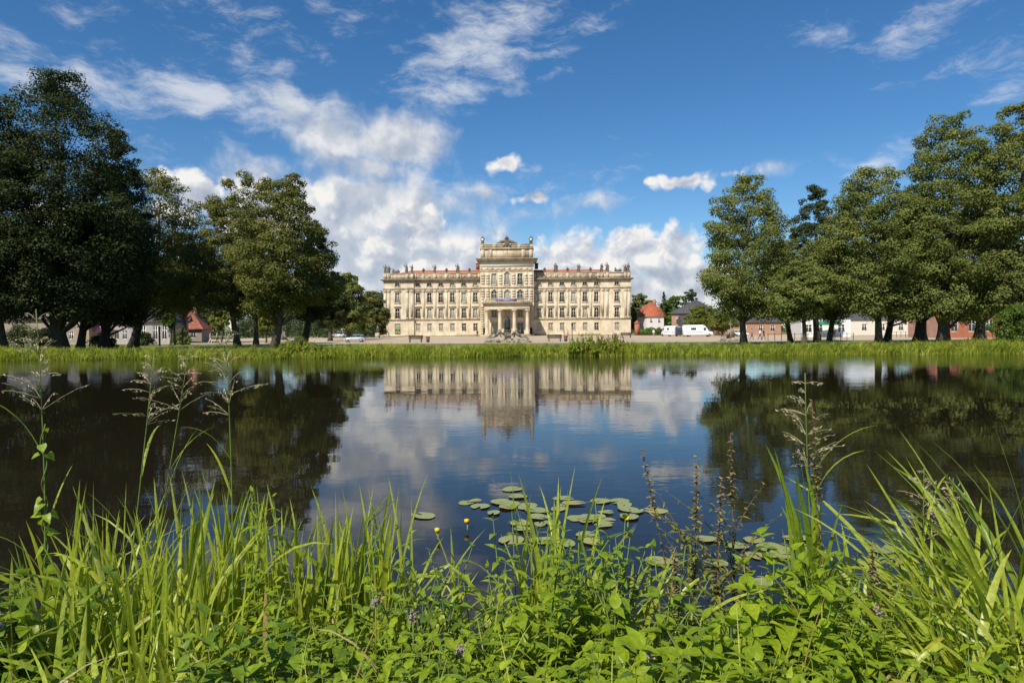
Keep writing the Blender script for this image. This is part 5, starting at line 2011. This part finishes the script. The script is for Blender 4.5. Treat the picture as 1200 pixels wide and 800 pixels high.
# sword-leaved clumps: (px, D, height, spread, count, lean towards, droopers, material, label)
CL = [
    (84, 3.7, 1.00, .16, 26, None, .25, 'sword_leaf', 'pale sword-leaf clump right beside the vine-wrapped stalk'),
    (128, 3.9, 1.05, .18, 30, None, .25, 'sword_leaf', 'dense sword-leaf clump below the second bent grass stalk from the left'),
    (175, 3.5, 1.02, .17, 28, None, .3, 'sword_leaf', 'sword-leaf clump left of the tall forked panicle on the left bank'),
    (205, 4.1, 1.08, .18, 28, None, .2, 'sword_leaf_dark', 'deeper green sword-leaf clump with one dark broad blade on the left bank'),
    (240, 3.8, 1.14, .18, 32, None, .2, 'sword_leaf', 'upright sword-leaf clump at the foot of the tall forked panicle'),
    (275, 4.2, 1.15, .17, 30, None, .15, 'sword_leaf', 'tall pale sword-leaf clump just right of the forked panicle'),
    (310, 4.0, 1.05, .16, 24, None, .2, 'sword_leaf', 'sword-leaf clump above the orange dry blade'),
    (365, 3.7, .98, .15, 22, None, .15, 'sword_leaf', 'upright sword-leaf clump in the gap right of the orange dry blade'),
    (395, 3.9, 1.02, .14, 20, None, .15, 'sword_leaf_dark', 'dark green upright clump left of the twining stem near the middle'),
    (425, 4.1, 1.05, .15, 22, None, .15, 'sword_leaf', 'tall sword-leaf clump touching the twining stem near the middle'),
    (30, 3.0, .70, .2, 18, None, .5, 'sword_leaf_dark', 'low arching sword-leaf clump in the bottom left corner'),
    (140, 2.9, .62, .22, 20, None, .75, 'sword_leaf', 'low drooping sword-leaf clump at the bottom left'),
    (255, 2.95, .60, .2, 16, None, .7, 'sword_leaf_dark', 'low drooping sword-leaf clump among the weeds left of the bottom middle'),
    (70, 3.2, .82, .22, 24, None, .45, 'sword_leaf', 'broad arching sword-leaf clump low on the left, nearest the vine'),
    (150, 3.25, .85, .22, 26, None, .4, 'sword_leaf_dark', 'broad deep green sword-leaf clump low on the left bank'),
    (215, 3.0, .78, .2, 22, None, .5, 'sword_leaf', 'arching pale sword-leaf clump in front of the forked panicle'),
    (100, 2.65, .60, .2, 20, None, .7, 'sword_leaf', 'drooping sword-leaf clump at the bottom edge on the left'),
    (185, 2.6, .56, .2, 20, None, .7, 'sword_leaf', 'drooping sword-leaf clump at the bottom edge right of the left corner'),
    (345, 4.1, 1.02, .14, 16, None, .15, 'sword_leaf', 'pale upright blades standing in the water above the orange dry blade'),
    (1175, 2.75, .75, .2, 26, R(160), .6, 'sword_leaf', 'broad arching sword-leaf clump at the bottom right corner'),
    (1100, 3.0, .72, .18, 20, R(150), .5, 'sword_leaf', 'arching pale sword-leaf clump below the small brown panicle'),
    (545, 3.6, .78, .12, 11, R(150), .6, 'sword_leaf', 'sparse arching blades over the open water near the middle'),
    (620, 3.6, 1.0, .14, 18, None, .3, 'sword_leaf', 'sparse upright blades in front of the lily pads'),
    (655, 3.8, .95, .14, 16, None, .4, 'sword_leaf', 'second sparse blades in front of the lily pads, right of the first'),
    (735, 3.4, .78, .13, 15, R(20), .4, 'sword_leaf', 'short arching blades left of the seed-spiked weeds'),
    (455, 3.9, 1.0, .13, 18, None, .2, 'sword_leaf', 'pale upright blades just right of the twining stem near the middle'),
    (500, 3.7, .80, .12, 12, R(10), .5, 'sword_leaf', 'arching blades left of the yellow water lily buds'),
    (690, 3.6, .80, .12, 12, None, .45, 'sword_leaf_dark', 'deep green arching blades below the right end of the lily pads'),
    (958, 3.5, 1.10, .10, 20, None, .05, 'sword_leaf_dark', 'tall narrow blade sheaf around the right panicle stalk'),
    (985, 3.6, .78, .14, 16, None, .4, 'sword_leaf_dark', 'thin blades just right of the tall narrow sheaf'),
    (1030, 3.7, .75, .14, 14, None, .4, 'sword_leaf', 'thin upright blades left of the great right clump'),
    (1085, 3.4, .80, .15, 14, R(170), .5, 'sword_leaf_dark', 'arching blades at the left foot of the great right clump'),
    (1150, 3.2, 1.06, .17, 26, R(165), .35, 'sword_leaf', 'great sword-leaf clump leaning left near the right edge'),
    (1188, 3.1, 1.10, .18, 28, R(150), .35, 'sword_leaf', 'great sword-leaf clump cut by the right edge'),
    (1215, 3.4, 1.20, .18, 26, R(140), .3, 'sword_leaf_dark', 'tall dark sword-leaf clump rising at the very right edge'),
    (1120, 2.8, .62, .2, 16, R(160), .7, 'sword_leaf', 'low drooping blades with one yellow leaf at the bottom right'),
]
rr_ = random.Random(21)
for px, D, h, sp, cnt, to, dro, mat, lab in CL:
    c = near(px, D)
    b = MB()
    for i in range(int(cnt * 1.45)):
        a = rr_.uniform(0, 6.28)
        q = sp * math.sqrt(rr_.random())
        ox, oy = math.cos(a) * q, math.sin(a) * q
        z = bank(c.x + ox, c.y + oy)
        az = to + rr_.gauss(0, .5) if to is not None and rr_.random() < .75 else rr_.uniform(0, 6.28)
        L = h * 1.14 * rr_.uniform(.55, 1.08)
        big = rr_.random() < dro
        lean = rr_.uniform(.02, .18) + (rr_.uniform(.05, .3) if to is not None else 0) + (.1 if big else 0)
        cv = rr_.uniform(.9, 2.4) if big else rr_.uniform(.0, .45) + (rr_.uniform(0, .9) if to is not None else 0)
        kink = (rr_.uniform(.45, .75), rr_.uniform(.5, 1.3)) if rr_.random() < .06 else None
        w = rr_.uniform(.018, .044)
        blade(b, (ox, oy, z - c.z - .03), L, az, lean, cv, w, 10, rr_.uniform(-1.2, 1.2), kink)
    tag(b.build('sword_leaf_clump', mat, loc=c, smooth=True), lab, 'reed clump', 'sword-leaved plants on the near bank')

# a few single leaves with a look of their own
b = MB(); c = near(306, 3.3); blade(b, (0, 0, 0), .42, R(80), .02, .05, .03)
tag(b.build('dry_blade', 'dry_leaf', loc=c + Vector((0, 0, .25))), 'short upright orange dry blade among green weeds left of the middle', 'leaf')
b = MB(); c = near(1150, 2.75); blade(b, (0, 0, 0), .62, R(200), .35, .5, .045, kink=(.75, 1.2))
tag(b.build('yellow_blade', 'yellowed_leaf', loc=c), 'single yellow drooping blade at the bottom right', 'leaf')


def panicle_stalk(label, px, py_top, D, base_px=None, width=1.0, seed=1, vine=False, dense=1.0):
    r = random.Random(seed)
    c = near(base_px if base_px else px, D)
    top = P(px, py_top, D) - c
    root = thing('reed_stalk', label, 'reed', tuple(c), group='flowering reed stalks on the near bank')
    bend = Vector((top.x * .35, 0, 0))
    pts = []
    for i in range(11):
        t = i / 10
        pts.append(Vector((top.x * t ** 1.3, .05 * math.sin(t * 3), top.z * t)))
    s = MB(); s.tube(pts, [.0046 * (1 - .75 * i / 10) + .001 for i in range(11)], 6)
    s.build('stem', 'stem_green', root, True)
    p = MB(); sd = MB()
    P_, A_, U_, S_ = [], [], [], []
    plen = .52 * width
    H = top.z
    for k in range(9):                      # whorls of branches
        t = 1 - (plen * (1 - k / 9)) / H
        i = min(9, int(t * 10)); f = t * 10 - i
        o = pts[i].lerp(pts[i + 1], f)
        for m in range(r.choice((3, 4, 4, 5)) if k < 8 else 2):
            a = r.uniform(0, 6.28)
            L = plen * (.48 - .036 * k) * r.uniform(.5, 1.1)
            el = r.uniform(.25, .9)
            d = Vector((math.cos(a) * math.cos(el), math.sin(a) * math.cos(el), math.sin(el)))
            br = [o, o + d * L * .4, o + d * L * .75 + Vector((0, 0, -.01)), o + d * L + Vector((0, 0, -.03 * width))]
            p.tube(br, [.0018, .0014, .0011, .0007], 4)
            for q in range(int(7 * dense)):
                tt = r.uniform(.3, 1.0)
                pos = br[0].lerp(br[3], tt) + Vector((r.gauss(0, .004), r.gauss(0, .004), r.gauss(0, .004)))
                P_.append(pos); A_.append((d.x + r.gauss(0, .3), d.y + r.gauss(0, .3), d.z + r.gauss(0, .3))); U_.append((r.gauss(0, 1), r.gauss(0, 1), 1)); S_.append(r.uniform(.010, .021))
    leaf_block(p, P_, A_, U_, S_, .32, .1, seed=seed)
    p.build('panicle', 'panicle_straw', root)
    for k in range(4):
        l = MB()
        t = .22 + .14 * k + r.uniform(-.03, .03)
        i = int(t * 10)
        blade(l, pts[i].lerp(pts[i + 1], .4), r.uniform(.3, .5), r.uniform(0, 6.28), r.uniform(.25, .6), r.uniform(.4, 1.4), .016, 8, r.uniform(-.6, .6))
        l.build('leaf', 'sword_leaf', root, True)
    if vine:
        v = thing('bindweed', 'heart-leaved vine twining up the tall reed stalk at the left edge', 'vine', tuple(c))
        sm = MB(); lf = MB()
        vp = []
        for i in range(60):
            t = i / 59 * .72
            j = min(9, int(t * 10)); o = pts[j].lerp(pts[j + 1], t * 10 - j)
            a = i * .75
            vp.append(o + Vector((math.cos(a) * .012, math.sin(a) * .012, 0)))
        sm.tube(vp, .0028, 5); sm.build('stem', 'stem_green', v, True)
        P_, A_, U_, S_ = [], [], [], []
        for i in range(46):
            t = r.random() ** 1.7
            o = vp[min(59, int(t * 59))]
            a = r.uniform(0, 6.28)
            P_.append(o + Vector((math.cos(a) * .02, math.sin(a) * .02, 0))); A_.append((math.cos(a), math.sin(a), r.uniform(-1.2, .1))); U_.append((math.cos(a) * .5, math.sin(a) * .5 - .6, .7))
            S_.append((.12 * (1 - .68 * t)) * r.uniform(.7, 1.1))
        leaf_block(lf, P_, A_, U_, S_, .8, .25, .25, heart=True, seed=5); lf.build('foliage', 'weed_leaf', v, True)
    return root


panicle_stalk('tallest reed stalk at the left edge with straw panicle and twining vine', 41, 362, 3.3, 40, .95, 3, vine=True)
panicle_stalk('slender leaning reed stalk left of the forked panicle', 180, 412, 3.6, 128, .75, 4)
panicle_stalk('reed stalk with wide forked straw panicle over the dark water', 263, 378, 3.6, 266, .95, 6)
panicle_stalk('bent straw reed stalk between the leaning one and the forked panicle', 222, 405, 3.8, 152, .7, 8, dense=.6)
panicle_stalk('tall straw reed stalk on the right bank before the reflected trees', 944, 437, 3.5, 962, .95, 9, dense=1.4)
panicle_stalk('short brown reed panicle among the great right sword-leaf clump', 1084, 545, 3.6, 1096, .8, 10)
panicle_stalk('small brown reed panicle behind the great right sword-leaf clump', 1118, 560, 3.9, 1124, .7, 12)


def seed_spike(label, px, py_top, D, base_px, seed, bushy=True, lean=0):
    """loosestrife with a long dry seed spike"""
    r = random.Random(seed)
    c = near(base_px, D)
    top = P(px, py_top, D) - c
    root = thing('loosestrife', label, 'weed', tuple(c), group='seed-spiked weeds on the near bank')
    pts = [Vector((top.x * t ** 1.2, 0, top.z * t)) for t in np.linspace(0, 1, 9)]
    s = MB(); s.tube(pts, [.006 * (1 - .7 * i / 8) for i in range(9)], 6)
    P_, A_, U_, S_ = [], [], [], []
    L = top.z
    for i in range(150):
        t = 1 - r.random() * .32
        j = min(7, int(t * 8)); o = pts[j].lerp(pts[j + 1], t * 8 - j)
        o = o + Vector((0, 0, .012 * math.sin(t * 160)))
        a = r.uniform(0, 6.28)
        P_.append(o); A_.append((math.cos(a), math.sin(a), r.uniform(-.2, .9))); U_.append((0, r.gauss(0, .5), 1)); S_.append(r.uniform(.018, .038) * (1.25 - .6 * (t - .68) / .32))
    sp = MB(); leaf_block(sp, P_, A_, U_, S_, .5, .2, seed=seed); sp.build('seed_spike', 'spike_seed', root)
    lf = MB()
    P_, A_, U_, S_ = [], [], [], []
    for i in range(36):
        t = .12 + .62 * (i // 2) / 18
        j = min(7, int(t * 8)); o = pts[j].lerp(pts[j + 1], t * 8 - j)
        a = (i // 2) * 1.57 + (i % 2) * PI + r.uniform(-.3, .3)
        P_.append(o); A_.append((math.cos(a), math.sin(a), r.uniform(-.3, .5))); U_.append((0, 0, 1)); S_.append(.075 * (1.1 - .8 * t) * r.uniform(.7, 1.2))
    leaf_block(lf, P_, A_, U_, S_, .30, .4, seed=seed)
    if bushy:
        for k in range(7):                  # side branches
            t = r.uniform(.15, .55)
            j = min(7, int(t * 8)); o = pts[j]
            leafy_stem(s, lf, o, L * r.uniform(.22, .42), r, .75, 9, .052, thick=.003, width=.36)
    s.build('stem', 'stem_brown', root, True)
    lf.build('foliage', 'loosestrife_leaf', root, True)


seed_spike('leaning brown seed spike weed over the right end of the lily pads', 752, 527, 3.9, 798, 1, False)
seed_spike('seed spike weed with leafy top, left of the tallest spike', 817, 537, 3.6, 812, 2)
seed_spike('tallest brown seed spike weed right of the lily pads', 856, 508, 3.8, 862, 3)
seed_spike('short brown seed spike weed left of the tallest spike', 845, 562, 3.5, 838, 4)
seed_spike('low bushy seed spike weed with yellowing leaves', 790, 650, 3.3, 800, 5)
seed_spike('low bushy weed under the tallest seed spike', 872, 640, 3.3, 878, 6)
seed_spike('leafless straw seed spike beside the right panicle stalk', 951, 470, 3.45, 968, 8, False)
seed_spike('seed spike weed with mauve flowers left of the right clump', 1022, 640, 3.2, 1026, 9)


def bushy_weed(label, px, D, H, n, seed, mat='weed_leaf', size=.085, spread=.22, width=.5, heart=False, twine=False, name='leafy_weed'):
    r = random.Random(seed)
    c = near(px, D)
    root = thing(name, label, 'weed', tuple(c), group='leafy weeds on the near bank')
    s = MB(); l = MB()
    size *= 1.2
    for i in range(int(n * 1.2)):
        a = r.uniform(0, 6.28); q = spread * 1.15 * math.sqrt(r.random())
        ox, oy = math.cos(a) * q, math.sin(a) * q
        h = H * 1.22 * r.uniform(.55, 1.05)
        leafy_stem(s, l, (ox, oy, bank(c.x + ox, c.y + oy) - c.z - .02), h, r, r.uniform(.05, .35), max(5, int(h / .075)), size, width=width, heart=heart)
    s.build('stem', 'stem_green', root, True)
    l.build('foliage', mat, root, True)
    return root


bushy_weed('twining leafy stem rising above the weeds near the middle', 438, 3.5, .92, 3, 31, 'weed_leaf', .06, .05, .6)
bushy_weed('leafy weed mound right of the twining stem', 475, 3.3, .62, 16, 32, 'weed_leaf_deep', .065, .25)
bushy_weed('leafy weed mound at the foot of the upright sword-leaf clumps', 400, 3.1, .52, 16, 33, 'weed_leaf', .085, .28)
bushy_weed('broad leaved weed at the bottom left of the middle', 330, 2.8, .50, 14, 34, 'weed_leaf_deep', .12, .28, .55)
bushy_weed('tall dense nettle group in front of the lily pads', 655, 3.25, .74, 24, 35, 'weed_leaf', .075, .28, .42)
bushy_weed('nettle group with reddish stems below the lily pads', 715, 3.1, .66, 18, 36, 'weed_leaf_deep', .08, .26, .42)
bushy_weed('pale leaved weed left of the nettle group', 580, 3.05, .50, 14, 37, 'weed_leaf', .09, .22)
bushy_weed('weed with broad pale leaves right of the seed-spiked weeds', 920, 3.1, .62, 10, 38, 'weed_leaf', .10, .2, .6)
bushy_weed('low leafy weed under the tall narrow blade sheaf', 965, 3.0, .52, 16, 39, 'weed_leaf', .08, .25)
bushy_weed('weed mound between the right blade clumps', 1045, 3.0, .50, 16, 40, 'weed_leaf_deep', .07, .28)
bushy_weed('leafy weed at the foot of the vine-wrapped stalk', 22, 3.1, .66, 12, 41, 'weed_leaf_deep', .10, .18, .75, True)
bushy_weed('leafy weed hidden among the left sword-leaf clumps', 215, 3.2, .40, 7, 42, 'weed_leaf', .085, .25)
bushy_weed('climbing weed up the left sword-leaf clumps above the orange dry blade', 300, 3.5, .86, 7, 43, 'weed_leaf', .065, .14)
bushy_weed('large leaved weed at the bottom edge right of the middle', 790, 2.65, .42, 14, 44, 'weed_leaf', .12, .3, .6)
bushy_weed('large leaved weed at the bottom edge below the right panicle stalk', 900, 2.6, .42, 14, 45, 'weed_leaf', .12, .3, .6)

# mauve flower heads among the weeds
for px, py, D, lab in ((440, 706, 3.0, 'small mauve flower head below the twining stem'), (484, 722, 2.9, 'small mauve flower head in the left weed mound'), (540, 763, 2.7, 'small mauve flower head near the bottom middle'), (760, 765, 2.6, 'small mauve flower head near the bottom edge right of middle'), (1030, 716, 3.0, 'small mauve flower head between the right clumps')):
    q = P(px, py, D)
    c = Vector((q.x, q.y, bank(q.x, q.y)))
    root = thing('mint_flower', lab, 'flower', tuple(c), group='mauve flower heads on the near bank')
    b = MB(); r = random.Random(px)
    for i in range(26):
        b.ball((r.gauss(0, .011), r.gauss(0, .011), q.z - c.z + r.gauss(0, .013)), .0055, seg=6, rings=4)
    b.build('flower_head', 'flower_lilac', root, True)
    b = MB(); b.tube([(0, 0, 0), (0, 0, q.z - c.z)], .003, 5); b.build('stem', 'stem_green', root)


def undergrowth():
    r = random.Random(77)
    s = MB(); l = MB(); l2 = MB()
    for i in range(1250):
        y = r.uniform(1.7, 3.75)
        x = r.uniform(-.86, .86) * (y + .3)
        z = bank(x, y)
        if z < .02: continue
        px = 600 + x / y * 800
        h = r.uniform(.2, .50) * (1.0 if y < 3.3 else .8)
        if px < 270 and r.random() < .72: continue
        leafy_stem(s, l if r.random() < .7 else l2, (x, y, z - .02), h, r, r.uniform(.05, .5), max(4, int(h / .06)), r.uniform(.06, .118), width=r.uniform(.38, .62), thick=.0035)
    tag(s.build('undergrowth_stems', 'stem_green', smooth=True), 'tangle of thin green stems under the bank weeds', 'undergrowth', kind='stuff')
    tag(l.build('undergrowth', 'weed_leaf', smooth=True), 'carpet of fresh green leafy weeds covering the near bank', 'undergrowth', kind='stuff')
    tag(l2.build('undergrowth', 'weed_leaf_deep', smooth=True), 'deeper green leaves mixed into the weed carpet', 'undergrowth', kind='stuff')
    b = MB()
    for i in range(900):                    # fine grass among the weeds
        y = r.uniform(1.9, 4.3); x = r.uniform(-.85, .85) * y
        z = bank(x, y)
        if z < -.12: continue
        blade(b, (x, y, z - .02), r.uniform(.25, .62), r.uniform(0, 6.28), r.uniform(.05, .4), r.uniform(.2, 1.7), r.uniform(.005, .011), 7, r.uniform(-1, 1))
    tag(b.build('fine_grass', 'sword_leaf', smooth=True), 'fine grass blades growing through the weed carpet', 'grass', kind='stuff')
    b = MB()
    for i in range(260):
        y = r.uniform(2.2, 4.2); x = r.uniform(-.8, .8) * y
        blade(b, (x, y, bank(x, y) - .02), r.uniform(.3, .75), r.uniform(0, 6.28), r.uniform(.1, .9), r.uniform(.2, 1.8), r.uniform(.006, .018), 7, r.uniform(-1, 1))
    tag(b.build('dry_grass', 'dry_leaf', smooth=True), 'scattered dry straw blades low in the weed carpet', 'grass', kind='stuff')


undergrowth()


# ------------------------------------------------------------------ water lilies
def pad_mesh(seed, mat):
    r = random.Random(seed)
    b = MB()
    n = 26
    cut = r.uniform(.16, .34)
    rings = [0, .35, .7, .93, 1.0]
    ph = r.uniform(0, 6.28)
    V = [(0, 0, .004)]
    for q in rings[1:]:
        for j in range(n):
            a = cut + (2 * PI - 2 * cut) * j / (n - 1)
            rad = q * (1 + .03 * math.sin(3 * a + ph) + .02 * math.sin(7 * a))
            zz = .006 + .012 * max(0, math.sin(2 * a + ph)) * q ** 4
            V.append((math.cos(a) * rad * 1.12, math.sin(a) * rad * .92, zz))
    F3 = [(0, 1 + j, 2 + j) for j in range(n - 1)]
    F4 = [(1 + i * n + j, 1 + (i + 1) * n + j, 2 + (i + 1) * n + j, 2 + i * n + j) for i in range(3) for j in range(n - 1)]
    b.add(V, F3)
    b.F4.append(np.array(F4)); b.mi4.append(np.zeros(len(F4)))
    return b.mesh('pad', mat, True)


PG = [pad_mesh(i, 'pad_green') for i in range(4)]
PYL = [pad_mesh(i + 9, 'pad_yellow') for i in range(2)]
Z4 = lambda x, y: (480 + x / 2.857, 520 + y / 2.857)
pads = [(190, 195, 58, 0), (237, 207, 72, 0), (345, 150, 76, 0), (303, 193, 74, 0), (362, 175, 65, 0), (282, 230, 58, 0), (330, 210, 74, 1), (515, 180, 72, 0), (395, 205, 75, 0), (45, 238, 95, 0),
        (340, 320, 95, 0), (425, 222, 80, 0), (370, 265, 74, 1), (550, 198, 82, 1), (500, 215, 70, 0), (700, 190, 76, 0), (640, 190, 72, 0), (730, 217, 80, 0), (658, 228, 56, 0), (735, 243, 82, 0),
        (600, 247, 82, 0), (650, 254, 82, 0), (825, 222, 84, 1), (478, 262, 64, 0), (592, 302, 74, 0), (612, 326, 84, 1), (842, 392, 92, 0), (430, 245, 78, 0), (560, 245, 70, 0), (520, 330, 80, 0), (440, 322, 84, 0)]
allp = [(*Z4(x, y), w / 2.857, k, 0) for x, y, w, k in pads]
allp += [(700 + x / 2.667, 500 + y / 2.667, w / 2.667, k, 1) for x, y, w, k in ((540, 375, 95, 0), (570, 400, 85, 0), (620, 347, 82, 1), (645, 378, 80, 0), (490, 350, 72, 0), (495, 400, 80, 0), (185, 418, 90, 0), (515, 485, 86, 0), (440, 372, 70, 0), (340, 350, 70, 0), (370, 425, 80, 0))]
allp += [(900 + x / 2.107, 420 + y / 2.107, w / 2.107, k, 2) for x, y, w, k in ((70, 442, 60, 0), (280, 467, 80, 0), (310, 562, 60, 1), (30, 470, 62, 0), (250, 505, 66, 0), (330, 500, 60, 1))]
LABP = {(0, 0): 'round green lily pad in the main raft of pads on the pond', (0, 1): 'yellowing lily pad in the main raft of pads on the pond', (1, 0): 'green lily pad floating behind the seed-spiked weeds',
        (1, 1): 'yellowing lily pad floating behind the seed-spiked weeds', (2, 0): 'green lily pad floating between the right blade clumps', (2, 1): 'yellowing lily pad floating between the right blade clumps'}
rl = random.Random(3)
for i in range(14):                         # more pads that overlap those of the main raft
    x, y, w, k, reg = allp[rl.choice([0, 1, 3, 6, 8, 11, 12, 14, 17, 19, 20, 21, 27, 28])]
    allp.append((x + rl.uniform(-16, 16), y + rl.uniform(-5, 8), w * rl.uniform(.6, .95), 0, 0))
for i, (x, y, w, k, reg) in enumerate(allp):
    q = G(x, y, .012)
    o = link('lily_pad', rl.choice(PYL) if k else rl.choice(PG), None, (q.x, q.y, .004 + .0022 * (i % 7)))
    s = w * q.y / 800 / 2 * .9
    o.scale = (s, s * rl.uniform(.85, 1.1), .5)
    o.rotation_euler = (rl.gauss(0, .012), rl.gauss(0, .012), rl.uniform(0, 6.28))
    lab = LABP[(reg, k)]
    if reg == 0 and x < 500: lab = 'large lone lily pad left of the main raft'
    tag(o, lab, 'lily pad', ['lily pads of the main raft', 'lily pads behind the seed-spiked weeds', 'lily pads between the right blade clumps'][reg] + (', yellowing' if k else ''))
for px, py, lab in ((512.5, 622, 'yellow water lily bud low on the water left of the lily pads'), (547, 611, 'yellow water lily bud on a tall stalk left of the lily pads'), (735, 608, 'yellow water lily bud before the right end of the main raft')):
    q = G(px, py + 9, 0)
    root = thing('water_lily', lab, 'water lily', tuple(q), group='yellow water lilies on the pond')
    b = MB(); b.lathe([(.004, 0), (.022, .005), (.031, .024), (.026, .042), (.011, .047)], (0, 0, .07), 10); b.build('flower', 'flower_yellow', root, True)
    b = MB(); b.tube([(0, 0, -.2), (.01, 0, .072)], .009, 6); b.build('stem', 'stem_green', root)
